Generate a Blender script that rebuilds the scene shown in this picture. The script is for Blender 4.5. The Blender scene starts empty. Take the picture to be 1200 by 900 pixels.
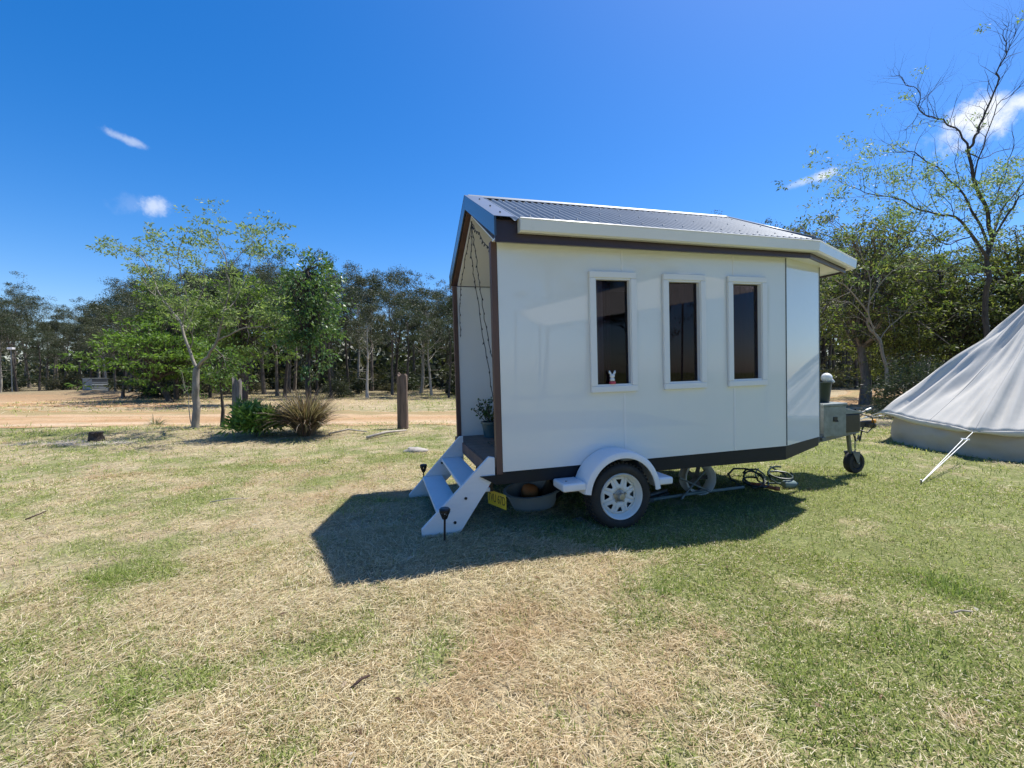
import bpy, math, random
import numpy as np
from mathutils import Vector, Matrix, noise as mnoise

PI = math.pi
R = math.radians
random.seed(7)
RNG = np.random.default_rng(11)
scene = bpy.context.scene
COL = scene.collection

# ------------------------------------------------------------------ camera
F_PX, PITCH, CAM_H = 531.7, -0.0264, 1.5
cam_d = bpy.data.cameras.new('camera')
cam = bpy.data.objects.new('camera', cam_d)
COL.objects.link(cam)
cam.location = (0, 0, CAM_H)
cam.rotation_euler = (PI / 2 + PITCH, 0, 0)
cam_d.sensor_fit = 'HORIZONTAL'
cam_d.sensor_width = 36
cam_d.lens = 36 * F_PX / 1200
cam_d.clip_end = 5000
scene.camera = cam


def ray(px, py):
    dx, dz = (px - 600) / F_PX, -(py - 450) / F_PX
    c, s = math.cos(PITCH), math.sin(PITCH)
    return np.array([dx, c - s * dz, s + c * dz])


def at_depth(px, py, Y):
    """measured spot of the photograph at a distance Y -> world point"""
    d = ray(px, py)
    t = Y / d[1]
    return np.array([0, 0, CAM_H]) + t * d


# ------------------------------------------------------------------ noise and terrain
def _hash(ix, iy, seed):
    h = (ix * 374761393 + iy * 668265263 + seed * 982451653) & 0x7fffffff
    h = ((h ^ (h >> 13)) * 1274126177) & 0x7fffffff
    return ((h ^ (h >> 16)) & 0xffff) / 65535.0


def vnoise(x, y, seed=0):
    x = np.asarray(x, float); y = np.asarray(y, float)
    ix = np.floor(x).astype(np.int64); iy = np.floor(y).astype(np.int64)
    fx = x - ix; fy = y - iy
    fx = fx * fx * (3 - 2 * fx); fy = fy * fy * (3 - 2 * fy)
    a = _hash(ix, iy, seed); b = _hash(ix + 1, iy, seed)
    c = _hash(ix, iy + 1, seed); d = _hash(ix + 1, iy + 1, seed)
    return a + (b - a) * fx + (c - a) * fy + (a - b - c + d) * fx * fy


def fbm(x, y, seed=0, octs=4):
    s = 0; a = .5; t = 0
    for o in range(octs):
        s = s + a * vnoise(np.asarray(x) * 2 ** o, np.asarray(y) * 2 ** o, seed + o * 17)
        t += a; a *= .5
    return s / t


def sstep(a, b, x):
    t = np.clip((x - a) / (b - a), 0, 1)
    return t * t * (3 - 2 * t)


def gh(x, y):
    """ground height"""
    x = np.asarray(x, float); y = np.asarray(y, float)
    d = np.hypot(x, y)
    z = (fbm(x * .35, y * .35, 3, 3) - .5) * .10 * sstep(5, 14, d)
    z = z + (fbm(x * 1.7, y * 1.7, 5, 2) - .5) * .035
    z = z + .085 * np.exp(-(((x - .1) / 1.6) ** 2 + ((y - 4.1) / 1.3) ** 2)) + .035 * np.exp(-(((x + .75) / .9) ** 2 + ((y - 3.65) / .8) ** 2))
    z = z + .10 * np.exp(-(((x + 6.5) / 4.5) ** 2 + ((y - 10.9) / .9) ** 2))
    z = z + .38 * np.exp(-(((x + 27) / 6) ** 2 + ((y - 28.0) / 1.6) ** 2))
    return z


def road_mid(x):
    x = np.asarray(x, float)
    return 15.3 + .027 * np.maximum(x - 1, 0) ** 2 + .5 * np.sin(x * .11)


def dirt_mask(x, y):
    c = road_mid(x)
    w = 2.15 + .022 * np.maximum(x, 0)
    e = (fbm(x * .6, y * 1.3, 21, 4) - .5) * 2.6
    return 1 - sstep(w - .35, w + .35, np.abs(y - c) + e * .8)


def dryness(x, y):
    """0 green ... 1 straw"""
    x = np.asarray(x, float); y = np.asarray(y, float)
    n = fbm(x * .55 + 3, y * .55, 31, 4)
    n2 = fbm(x * 2.1, y * 2.1, 37, 3)
    n3 = fbm(x * .22, y * .22, 41, 3)
    d = .46 + (n - .5) * .75 + (n2 - .5) * .95 + (n3 - .5) * .35
    d = d + .50 * np.exp(-(((x + .35) / 1.5) ** 2 + ((y - 2.8) / 1.4) ** 2))
    d = d + .30 * np.exp(-(((x + 1.8) / 1.6) ** 2 + ((y - 4.8) / 1.6) ** 2))
    d = d + .14 * np.exp(-(((x + 4.5) / 3.5) ** 2 + ((y - 6) / 3.0) ** 2))
    d = d - .37 * sstep(.0, 3.0, x) * sstep(14, 9, y)
    d = d - .12 * np.exp(-(((x - 3.5) / 2.5) ** 2 + ((y - 5) / 2.5) ** 2))
    d = d + .45 * sstep(12, 22, y) * sstep(2, 12, x)
    d = d + .45 * sstep(-3, -9, x) * sstep(16.5, 18.5, y)
    d = d + .10 * sstep(8, 14, y) - .14 * sstep(-1.2, -3.0, x) * sstep(10, 7, y)
    d = d + (fbm(x * 4.6, y * 4.6, 47, 2) - .5) * .75 + (fbm(x * 10, y * 10, 49, 2) - .5) * .5
    for (px, py, r, a) in TUFTS:
        d = d - a * np.exp(-((x - px) ** 2 + (y - py) ** 2) / r ** 2)
    return d


TUFTS = [(3.01, 3.1, .30, .8), (-.33, 2.36, .20, .45), (-3.1, 4.0, .3, .35), (-2.0, 4.9, .22, .3), (-2.9, 3.3, .3, .35),
         (.9, 2.95, .3, .5), (2.2, 2.4, .3, .4), (-1.75, 2.1, .25, .4), (1.45, 2.1, .35, .3)]

# ------------------------------------------------------------------ materials
M = {}


def new_mat(name):
    m = bpy.data.materials.new(name)
    m.use_nodes = True
    nt = m.node_tree
    return m, nt, nt.nodes, nt.links, nt.nodes['Principled BSDF']


def mat(name, col, rough=.6, metal=0.0, var=.12, vscale=6.0, bump=0.0, bscale=40.0, spec=.5, stretch=None, coat=0.0, dirt=None):
    m, nt, N, L, b = new_mat(name)
    tc = N.new('ShaderNodeTexCoord')
    mp = N.new('ShaderNodeMapping')
    L.new(tc.outputs['Object'], mp.inputs['Vector'])
    if stretch:
        mp.inputs['Scale'].default_value = stretch
    nz = N.new('ShaderNodeTexNoise')
    nz.inputs['Scale'].default_value = vscale
    nz.inputs['Detail'].default_value = 5
    L.new(mp.outputs['Vector'], nz.inputs['Vector'])
    cr = N.new('ShaderNodeValToRGB')
    a = [max(0, c * (1 - var)) for c in col]
    z = [min(1, c * (1 + var)) for c in col]
    cr.color_ramp.elements[0].position = .3
    cr.color_ramp.elements[1].position = .7
    cr.color_ramp.elements[0].color = (*a, 1)
    cr.color_ramp.elements[1].color = (*z, 1)
    L.new(nz.outputs['Fac'], cr.inputs['Fac'])
    out = cr.outputs['Color']
    if dirt:
        n2 = N.new('ShaderNodeTexNoise')
        n2.inputs['Scale'].default_value = dirt[1]
        n2.inputs['Detail'].default_value = 8
        n2.inputs['Roughness'].default_value = .7
        L.new(mp.outputs['Vector'], n2.inputs['Vector'])
        r2 = N.new('ShaderNodeValToRGB')
        r2.color_ramp.elements[0].position = dirt[2]
        r2.color_ramp.elements[1].position = dirt[2] + .2
        r2.color_ramp.elements[0].color = (0, 0, 0, 1)
        r2.color_ramp.elements[1].color = (dirt[3],) * 3 + (1,)
        L.new(n2.outputs['Fac'], r2.inputs['Fac'])
        mx = N.new('ShaderNodeMixRGB')
        mx.inputs['Color2'].default_value = (*dirt[0], 1)
        L.new(r2.outputs['Color'], mx.inputs['Fac'])
        L.new(out, mx.inputs['Color1'])
        out = mx.outputs['Color']
    L.new(out, b.inputs['Base Color'])
    b.inputs['Roughness'].default_value = rough
    b.inputs['Metallic'].default_value = metal
    b.inputs['Specular IOR Level'].default_value = spec
    if coat:
        b.inputs['Coat Weight'].default_value = coat
        b.inputs['Coat Roughness'].default_value = .05
    if bump:
        bn = N.new('ShaderNodeTexNoise')
        bn.inputs['Scale'].default_value = bscale
        bn.inputs['Detail'].default_value = 6
        L.new(mp.outputs['Vector'], bn.inputs['Vector'])
        bp = N.new('ShaderNodeBump')
        bp.inputs['Strength'].default_value = bump
        bp.inputs['Distance'].default_value = .02
        L.new(bn.outputs['Fac'], bp.inputs['Height'])
        L.new(bp.outputs['Normal'], b.inputs['Normal'])
    M[name] = m
    return m


def leaf_mat(name, rough=.5, trans=.35, spec=.4, tint=(1.15, 1.25, .6)):
    """colour per leaf from the mesh's own 'Col' attribute; thin, lets light through"""
    m, nt, N, L, b = new_mat(name)
    at = N.new('ShaderNodeAttribute'); at.attribute_name = 'Col'
    L.new(at.outputs['Color'], b.inputs['Base Color'])
    b.inputs['Roughness'].default_value = rough
    b.inputs['Specular IOR Level'].default_value = spec
    tr = N.new('ShaderNodeBsdfTranslucent')
    mu = N.new('ShaderNodeMixRGB'); mu.blend_type = 'MULTIPLY'; mu.inputs['Fac'].default_value = 1
    mu.inputs['Color2'].default_value = (*tint, 1)
    L.new(at.outputs['Color'], mu.inputs['Color1'])
    L.new(mu.outputs['Color'], tr.inputs['Color'])
    mx = N.new('ShaderNodeMixShader'); mx.inputs['Fac'].default_value = trans
    L.new(b.outputs[0], mx.inputs[1]); L.new(tr.outputs[0], mx.inputs[2])
    L.new(mx.outputs[0], N['Material Output'].inputs['Surface'])
    M[name] = m
    return m


leaf_mat('leaf_gum', .5, .28, .35)
leaf_mat('leaf_soft', .5, .50, .3)
leaf_mat('leaf_glossy', .42, .32, .45)
leaf_mat('grass_blade', .6, .42, .2, (1.1, 1.15, .8))

mat('white_panel', (.79, .80, .78), .025, 0, .018, 1.2, spec=.55, dirt=((.60, .60, .55), 2.6, .60, .22))
mat('white_paint', (.80, .80, .78), .35, 0, .02, 3, dirt=((.5, .48, .42), 7, .62, .25))
mat('white_trim', (.80, .80, .79), .3, 0, .01, 4)
mat('white_timber', (.74, .75, .76), .5, 0, .03, 5, bump=.1, bscale=20, stretch=(1, 1, 6), dirt=((.42, .38, .3), 5, .58, .35))
mat('lining', (.74, .73, .71), .5, 0, .03, 2, dirt=((.5, .48, .44), 3, .6, .25))
mat('brown_timber', (.115, .062, .048), .55, 0, .25, 8, bump=.2, bscale=30, stretch=(1, 1, .15))
mat('dark_fascia', (.042, .026, .034), .4, 0, .1, 4)
mat('deck_timber', (.15, .105, .08), .6, 0, .3, 9, bump=.3, bscale=25, stretch=(1, .1, 1))
mat('barge_steel', (.045, .062, .09), .28, 0, .06, 3, spec=.6, coat=.3)
mat('flashing_steel', (.18, .20, .23), .32, .35, .06, 4)
mat('roof_steel', (.115, .145, .175), .42, .12, .10, 3, spec=.6, dirt=((.25, .24, .21), 6, .58, .35))
mat('gutter_paint', (.78, .77, .72), .22, 0, .02, 2, dirt=((.45, .42, .34), 9, .62, .3))
mat('chassis_steel', (.008, .012, .018), .5, 0, .2, 6, spec=.3, dirt=((.05, .04, .03), 9, .6, .4))
mat('galv_steel', (.22, .245, .24), .48, .5, .18, 14, dirt=((.22, .2, .18), 8, .58, .5))
mat('galv_dark', (.16, .175, .175), .5, .5, .2, 10, dirt=((.1, .09, .08), 8, .55, .5))
mat('black_metal', (.016, .016, .017), .4, .2, .2, 8)
mat('tyre_rubber', (.022, .022, .022), .75, 0, .2, 10, bump=.15, bscale=60, dirt=((.12, .10, .075), 6, .55, .4))
mat('rim_paint', (.74, .74, .71), .35, 0, .03, 6, dirt=((.34, .25, .15), 9, .6, .4))
mat('hub_metal', (.36, .35, .33), .4, .7, .15, 20)
mat('fibreglass', (.80, .81, .83), .22, 0, .015, 3, dirt=((.5, .47, .4), 6, .62, .22))
mat('red_lens', (.42, .035, .03), .2, 0, .05, 10)
mat('amber_lens', (.75, .30, .02), .2, 0, .05, 10)
mat('plate_yellow', (.72, .52, .03), .4, 0, .04, 10)
mat('plate_ink', (.025, .02, .01), .5)
mat('curtain_cloth', (.20, .045, .085), .9, 0, .15, 5, bump=.2, bscale=80)
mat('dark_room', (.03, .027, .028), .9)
mat('canvas', (.70, .665, .59), .85, 0, .05, 1.5, bump=.14, bscale=9, dirt=((.5, .46, .38), 2.2, .6, .35))
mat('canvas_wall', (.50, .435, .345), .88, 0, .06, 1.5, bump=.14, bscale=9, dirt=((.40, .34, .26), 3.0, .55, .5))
mat('rope_white', (.76, .75, .70), .8)
mat('plastic_grey', (.30, .33, .34), .4, 0, .05, 6)
mat('plastic_black', (.015, .016, .018), .35, 0, .1, 6)
mat('plastic_green', (.008, .026, .022), .35, 0, .1, 6)
mat('plastic_white', (.82, .82, .80), .3)
mat('terracotta', (.42, .16, .05), .75, 0, .2, 9)
mat('glaze_teal', (.05, .105, .12), .3, 0, .2, 5)
mat('glaze_navy', (.018, .024, .06), .25, 0, .2, 5)
mat('soil', (.05, .035, .025), .95, 0, .3, 30)
mat('mat_fibre', (.12, .085, .055), .95, 0, .3, 60, bump=.5, bscale=120)
mat('pipe_teal', (.17, .23, .22), .5, 0, .1, 10)
mat('pipe_grey', (.45, .46, .46), .5, 0, .1, 10)
mat('hose_green', (.012, .035, .030), .45, 0, .2, 10)
mat('orange_paint', (.34, .10, .045), .5)
mat('pink_glaze', (.50, .05, .10), .35)
mat('stone', (.34, .31, .27), .9, 0, .25, 10, bump=.5, bscale=14)
mat('log_wood', (.16, .11, .08), .9, 0, .45, 9, bump=.8, bscale=14, stretch=(2.2, 2.2, .25), dirt=((.07, .05, .04), 9, .55, .6))
mat('log_grey', (.17, .155, .14), .9, 0, .4, 9, bump=.8, bscale=14, stretch=(2.2, 2.2, .25), dirt=((.07, .06, .055), 9, .55, .6))
mat('stump_char', (.06, .045, .035), .95, 0, .5, 14, bump=.9, bscale=20)
mat('bark_pale', (.24, .215, .175), .85, 0, .3, 10, bump=.5, bscale=16, stretch=(1.5, 1.5, .5), dirt=((.10, .085, .07), 5, .54, .7))
mat('bark_dark', (.060, .050, .042), .9, 0, .4, 9, bump=.8, bscale=16, stretch=(2, 2, .4))
mat('bark_gum', (.17, .145, .12), .85, 0, .5, 5, bump=.5, bscale=12, stretch=(1.5, 1.5, .3), dirt=((.045, .038, .033), 3, .47, .8))
mat('bark_ghost', (.38, .35, .30), .85, 0, .3, 5, bump=.4, bscale=12, stretch=(1.5, 1.5, .3), dirt=((.10, .085, .07), 3, .55, .7))
mat('tank_steel', (.20, .23, .25), .5, .4, .15, 3, dirt=((.2, .15, .11), 4, .55, .5))
mat('dead_wood', (.38, .33, .27), .9, 0, .3, 14, bump=.4, bscale=30)
mat('dark_stick', (.05, .028, .02), .9, 0, .3, 14)


def see_through(name, col, amount):
    m = M[name]; nt = m.node_tree; N_, L_ = nt.nodes, nt.links
    out = N_['Material Output']; b = N_['Principled BSDF']
    tr = N_.new('ShaderNodeBsdfTranslucent'); tr.inputs['Color'].default_value = (*col, 1)
    mx = N_.new('ShaderNodeMixShader'); mx.inputs['Fac'].default_value = amount
    L_.new(b.outputs[0], mx.inputs[1]); L_.new(tr.outputs[0], mx.inputs[2]); L_.new(mx.outputs[0], out.inputs['Surface'])


see_through('canvas', (.80, .72, .58), .12)


def make_glass():
    m, nt, N, L, b = new_mat('window_glass')
    N.remove(b)
    gl = N.new('ShaderNodeBsdfGlossy'); gl.inputs['Roughness'].default_value = .01
    tr = N.new('ShaderNodeBsdfTransparent'); tr.inputs['Color'].default_value = (.46, .42, .47, 1)
    fr = N.new('ShaderNodeFresnel'); fr.inputs['IOR'].default_value = 1.33
    mx = N.new('ShaderNodeMixShader')
    L.new(fr.outputs[0], mx.inputs['Fac']); L.new(tr.outputs[0], mx.inputs[1]); L.new(gl.outputs[0], mx.inputs[2])
    L.new(mx.outputs[0], N['Material Output'].inputs['Surface'])
    M['window_glass'] = m


make_glass()


def ground_material():
    m, nt, N, L, b = new_mat('ground_soil')
    at = N.new('ShaderNodeAttribute'); at.attribute_name = 'Col'
    tc = N.new('ShaderNodeTexCoord')
    n1 = N.new('ShaderNodeTexNoise'); n1.inputs['Scale'].default_value = 7; n1.inputs['Detail'].default_value = 9; n1.inputs['Roughness'].default_value = .7
    n2 = N.new('ShaderNodeTexNoise'); n2.inputs['Scale'].default_value = 60; n2.inputs['Detail'].default_value = 4
    L.new(tc.outputs['Object'], n1.inputs['Vector']); L.new(tc.outputs['Object'], n2.inputs['Vector'])
    ad = N.new('ShaderNodeMath'); ad.operation = 'ADD'
    L.new(n1.outputs['Fac'], ad.inputs[0]); L.new(n2.outputs['Fac'], ad.inputs[1])
    mr = N.new('ShaderNodeMapRange'); mr.inputs['From Min'].default_value = .6; mr.inputs['From Max'].default_value = 1.4
    mr.inputs['To Min'].default_value = .66; mr.inputs['To Max'].default_value = 1.34
    L.new(ad.outputs[0], mr.inputs['Value'])
    mu = N.new('ShaderNodeMixRGB'); mu.blend_type = 'MULTIPLY'; mu.inputs['Fac'].default_value = 1
    L.new(at.outputs['Color'], mu.inputs['Color1']); L.new(mr.outputs[0], mu.inputs['Color2'])
    L.new(mu.outputs['Color'], b.inputs['Base Color'])
    b.inputs['Roughness'].default_value = .95
    b.inputs['Specular IOR Level'].default_value = .1
    bp = N.new('ShaderNodeBump'); bp.inputs['Strength'].default_value = .7; bp.inputs['Distance'].default_value = .03
    L.new(ad.outputs[0], bp.inputs['Height']); L.new(bp.outputs['Normal'], b.inputs['Normal'])
    M['ground_soil'] = m


ground_material()


# ------------------------------------------------------------------ object helpers
def tag(o, label=None, cat=None, group=None, kind=None):
    if label: o['label'] = label
    if cat: o['category'] = cat
    if group: o['group'] = group
    if kind: o['kind'] = kind
    return o


def link(name, me, parent=None):
    o = bpy.data.objects.new(name, me)
    COL.objects.link(o)
    if parent is not None:
        o.parent = parent
    return o


def thing(name, label, cat, loc=(0, 0, 0), rotz=0.0, group=None):
    o = link(name, None)
    o.empty_display_size = .1
    o.location = loc
    o.rotation_euler = (0, 0, rotz)
    return tag(o, label, cat, group)


def np_mesh(name, V, faces, material, col=None, smooth=False):
    """faces: list of (n,k) int arrays"""
    me = bpy.data.meshes.new(name)
    V = np.asarray(V, np.float32)
    me.vertices.add(len(V))
    me.vertices.foreach_set('co', V.ravel())
    loops = np.concatenate([f.ravel() for f in faces]).astype(np.int32)
    tot = np.concatenate([np.full(len(f), f.shape[1], np.int32) for f in faces])
    start = np.concatenate([[0], np.cumsum(tot)[:-1]]).astype(np.int32)
    me.loops.add(len(loops)); me.loops.foreach_set('vertex_index', loops)
    me.polygons.add(len(tot))
    me.polygons.foreach_set('loop_start', start)
    me.polygons.foreach_set('loop_total', tot)
    if smooth:
        me.polygons.foreach_set('use_smooth', np.ones(len(tot), bool))
    me.update(calc_edges=True)
    if col is not None:
        a = me.attributes.new('Col', 'FLOAT_COLOR', 'POINT')
        c = np.ones((len(V), 4), np.float32); c[:, :3] = col
        a.data.foreach_set('color', c.ravel())
    me.materials.append(material)
    return me


class MB:
    """collects shapes, links them as ONE mesh object"""

    def __init__(s, off=(0, 0, 0)):
        s.v = []; s.f = []; s.off = np.array(off, float)

    def add(s, vs, fs):
        b = len(s.v)
        s.v += [tuple(np.asarray(p, float) + s.off) for p in vs]
        s.f += [tuple(b + i for i in f) for f in fs]
        return s

    def box(s, x0, x1, y0, y1, z0, z1):
        return s.add([(x0, y0, z0), (x1, y0, z0), (x1, y1, z0), (x0, y1, z0), (x0, y0, z1), (x1, y0, z1), (x1, y1, z1), (x0, y1, z1)],
                     [(0, 3, 2, 1), (4, 5, 6, 7), (0, 1, 5, 4), (1, 2, 6, 5), (2, 3, 7, 6), (3, 0, 4, 7)])

    def prism(s, poly, d):
        """planar polygon (3-D points) swept by vector d"""
        n = len(poly); p = [np.array(q, float) for q in poly]; d = np.array(d, float)
        return s.add(p + [q + d for q in p],
                     [tuple(range(n))[::-1], tuple(range(n, 2 * n))] + [(i, (i + 1) % n, n + (i + 1) % n, n + i) for i in range(n)])

    def beam(s, a, b, w, h, up=(0, 0, 1)):
        a = Vector(a); b = Vector(b); t = (b - a).normalized(); up = Vector(up)
        sd = t.cross(up).normalized(); u2 = sd.cross(t).normalized()
        q = [sd * (w / 2) * i + u2 * (h / 2) * j for i, j in ((-1, -1), (1, -1), (1, 1), (-1, 1))]
        vs = [a + k for k in q] + [b + k for k in q]
        return s.add(vs, [(3, 2, 1, 0), (4, 5, 6, 7), (0, 1, 5, 4), (1, 2, 6, 5), (2, 3, 7, 6), (3, 0, 4, 7)])

    def tube(s, pts, r, n=8, cap=True):
        pts = [Vector(p) for p in pts]
        rs = r if hasattr(r, '__len__') else [r] * len(pts)
        vs = []; prev = None
        for i, p in enumerate(pts):
            t = (pts[min(i + 1, len(pts) - 1)] - pts[max(i - 1, 0)]).normalized()
            if prev is None:
                sd = t.orthogonal().normalized()
            else:
                sd = prev - t * prev.dot(t)
                sd = sd.normalized() if sd.length > 1e-6 else t.orthogonal().normalized()
            prev = sd; bt = t.cross(sd)
            vs += [p + (sd * math.cos(2 * PI * k / n) + bt * math.sin(2 * PI * k / n)) * rs[i] for k in range(n)]
        fs = [(i * n + k, i * n + (k + 1) % n, (i + 1) * n + (k + 1) % n, (i + 1) * n + k) for i in range(len(pts) - 1) for k in range(n)]
        if cap:
            fs += [tuple(range(n))[::-1], tuple(range((len(pts) - 1) * n, len(pts) * n))]
        return s.add(vs, fs)

    def lathe(s, c, axis, prof, n=32, closed=False, a0=0, a1=2 * PI):
        """prof: (radius, along-axis); closed joins the profile's ends"""
        c = Vector(c); ax = Vector(axis).normalized()
        sd = ax.orthogonal().normalized() if abs(ax.z) > .9 else ax.cross(Vector((0, 0, 1))).normalized()
        bt = ax.cross(sd)
        full = abs(a1 - a0 - 2 * PI) < 1e-6
        m = n if full else n + 1
        vs = []
        for k in range(m):
            an = a0 + (a1 - a0) * k / n
            d = sd * math.cos(an) + bt * math.sin(an)
            vs += [c + d * r + ax * h for r, h in prof]
        P = len(prof); fs = []
        for k in range(n):
            k2 = (k + 1) % m
            for i in range(P if closed else P - 1):
                j = (i + 1) % P
                fs.append((k * P + i, k2 * P + i, k2 * P + j, k * P + j))
        return s.add(vs, fs)

    def ball(s, c, r, n=12, sc=(1, 1, 1)):
        vs = []; fs = []
        for i in range(n + 1):
            th = PI * i / n
            for k in range(n * 2):
                ph = PI * k / n
                vs.append((c[0] + r * sc[0] * math.sin(th) * math.cos(ph), c[1] + r * sc[1] * math.sin(th) * math.sin(ph), c[2] + r * sc[2] * math.cos(th)))
        for i in range(n):
            for k in range(n * 2):
                fs.append((i * 2 * n + k, (i + 1) * 2 * n + k, (i + 1) * 2 * n + (k + 1) % (2 * n), i * 2 * n + (k + 1) % (2 * n)))
        return s.add(vs, fs)

    def build(s, name, material, parent=None, smooth=False, bevel=0, seg=2, solid=0, angle=None):
        me = bpy.data.meshes.new(name)
        me.from_pydata(s.v, [], s.f)
        me.materials.append(M[material] if isinstance(material, str) else material)
        if smooth:
            me.polygons.foreach_set('use_smooth', [True] * len(me.polygons))
            if angle:
                me.set_sharp_from_angle(angle=R(angle))
        me.validate(); me.update()
        o = link(name, me, parent)
        if solid:
            md = o.modifiers.new('solid', 'SOLIDIFY'); md.thickness = solid; md.offset = 0
        if bevel:
            md = o.modifiers.new('bevel', 'BEVEL'); md.width = bevel; md.segments = seg; md.limit_method = 'ANGLE'; md.angle_limit = R(40)
        return o


# ------------------------------------------------------------------ world, sun
SUN_AZ, SUN_EL = 53.5, 64.5
w = bpy.data.worlds.new('World')
scene.world = w
w.use_nodes = True
N, L = w.node_tree.nodes, w.node_tree.links
bg = N['Background']
sky = N.new('ShaderNodeTexSky')
sky.sky_type = 'NISHITA'
sky.sun_disc = False
sky.sun_elevation = R(SUN_EL)
sky.sun_rotation = R(SUN_AZ)
sky.altitude = 300
sky.air_density = 1.0
sky.dust_density = .8
sky.ozone_density = 3.2
bg.inputs['Strength'].default_value = .124
# clouds: a few small cumulus wisps, fixed in the sky by direction
geo = N.new('ShaderNodeTexCoord')


def math_n(op, a, b=None, c=None):
    n = N.new('ShaderNodeMath'); n.operation = op
    for i, x in enumerate((a, b, c)):
        if x is None: continue
        if isinstance(x, (int, float)): n.inputs[i].default_value = x
        else: L.new(x, n.inputs[i])
    return n.outputs[0]


def dot_n(v):
    n = N.new('ShaderNodeVectorMath'); n.operation = 'DOT_PRODUCT'
    L.new(geo.outputs['Generated'], n.inputs[0]); n.inputs[1].default_value = v
    return n.outputs['Value']


cn = N.new('ShaderNodeTexNoise'); cn.inputs['Scale'].default_value = 34; cn.inputs['Detail'].default_value = 8; cn.inputs['Roughness'].default_value = .62
L.new(geo.outputs['Generated'], cn.inputs['Vector'])
cn2 = N.new('ShaderNodeTexNoise'); cn2.inputs['Scale'].default_value = 11; cn2.inputs['Detail'].default_value = 3
L.new(geo.outputs['Generated'], cn2.inputs['Vector'])
total = None
for (px, py, rx, ry, tilt, amt) in [(147, 163, 30, 7, -12, .42), (181, 243, 20, 15, 10, .62), (160, 240, 30, 14, 20, .10), (964, 207, 24, 9, 14, .95), (940, 214, 22, 6, 8, .45),
                                    (1150, 136, 48, 30, 20, 1.15), (1192, 122, 36, 24, 20, 1.0), (1128, 152, 40, 18, 5, .6)]:
    d = Vector(ray(px, py)).normalized()
    rt = Vector((d.y, -d.x, 0)).normalized(); up = rt.cross(d).normalized()
    ct, st = math.cos(R(tilt)), math.sin(R(tilt))
    e1 = rt * ct + up * st; e2 = up * ct - rt * st
    k = 1 / np.linalg.norm(ray(px, py))
    dd = dot_n(d)
    a = math_n('DIVIDE', dot_n(e1), rx / F_PX * k); b_ = math_n('DIVIDE', dot_n(e2), ry / F_PX * k)
    r2 = math_n('ADD', math_n('MULTIPLY', a, a), math_n('MULTIPLY', b_, b_))
    g = math_n('SUBTRACT', 1.0, math_n('SQRT', r2))
    nn = math_n('ADD', math_n('MULTIPLY', math_n('SUBTRACT', cn.outputs['Fac'], .5), 2.2), math_n('MULTIPLY', math_n('SUBTRACT', cn2.outputs['Fac'], .5), 1.4))
    g = math_n('ADD', g, nn)
    mr = N.new('ShaderNodeMapRange'); mr.interpolation_type = 'SMOOTHSTEP'
    mr.inputs['From Min'].default_value = .05; mr.inputs['From Max'].default_value = 1.05
    L.new(g, mr.inputs['Value'])
    msk = math_n('MULTIPLY', math_n('MULTIPLY', mr.outputs[0], amt), math_n('GREATER_THAN', dd, .5))
    total = msk if total is None else math_n('MAXIMUM', total, msk)
mxc = N.new('ShaderNodeMixRGB')
L.new(math_n('MINIMUM', total, 1.0), mxc.inputs['Fac'])
hsv = N.new('ShaderNodeHueSaturation'); hsv.inputs['Saturation'].default_value = 1.42
L.new(sky.outputs[0], hsv.inputs['Color'])
tnt = N.new('ShaderNodeMixRGB'); tnt.blend_type = 'MULTIPLY'; tnt.inputs['Fac'].default_value = 1
tnt.inputs['Color2'].default_value = (.88, .86, .98, 1)
L.new(hsv.outputs['Color'], tnt.inputs['Color1'])
L.new(tnt.outputs['Color'], mxc.inputs['Color1'])
mxc.inputs['Color2'].default_value = (5.2, 5.5, 6.0, 1)
L.new(mxc.outputs['Color'], bg.inputs['Color'])

sl = bpy.data.lights.new('sun', 'SUN')
so = bpy.data.objects.new('sun', sl)
COL.objects.link(so)
sl.energy = 5.0
sl.angle = R(.53)
sl.color = (1, .965, .90)
sd_ = Vector((math.sin(R(SUN_AZ)) * math.cos(R(SUN_EL)), math.cos(R(SUN_AZ)) * math.cos(R(SUN_EL)), math.sin(R(SUN_EL))))
so.rotation_euler = sd_.to_track_quat('Z', 'Y').to_euler()
so.location = (0, 0, 30)
scene.view_settings.view_transform = 'Standard'
scene.view_settings.look = 'None'
scene.view_settings.gamma = 1
scene.view_settings.exposure = .58
scene.cycles.max_bounces = 7
scene.cycles.diffuse_bounces = 3
scene.cycles.transparent_max_bounces = 12
scene.cycles.use_denoising = True


# ================================================================== GROUND
def axis_pts(lo, hi, step, far_lo, far_hi):
    a = list(np.arange(lo, hi + 1e-6, step))
    g = step; x = lo; left = []
    while x > far_lo:
        g *= 1.28; x -= g; left.append(x)
    g = step; x = hi; right = []
    while x < far_hi:
        g *= 1.28; x += g; right.append(x)
    return np.array(left[::-1] + a + right)


def grid_faces(nx, ny):
    i = np.arange(nx - 1)[None, :] + np.arange(ny - 1)[:, None] * nx
    i = i.ravel()
    return np.stack([i, i + 1, i + nx + 1, i + nx], 1)


def lerp(a, b, t):
    return np.asarray(a) + (np.asarray(b) - np.asarray(a)) * np.asarray(t)[..., None]


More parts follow.
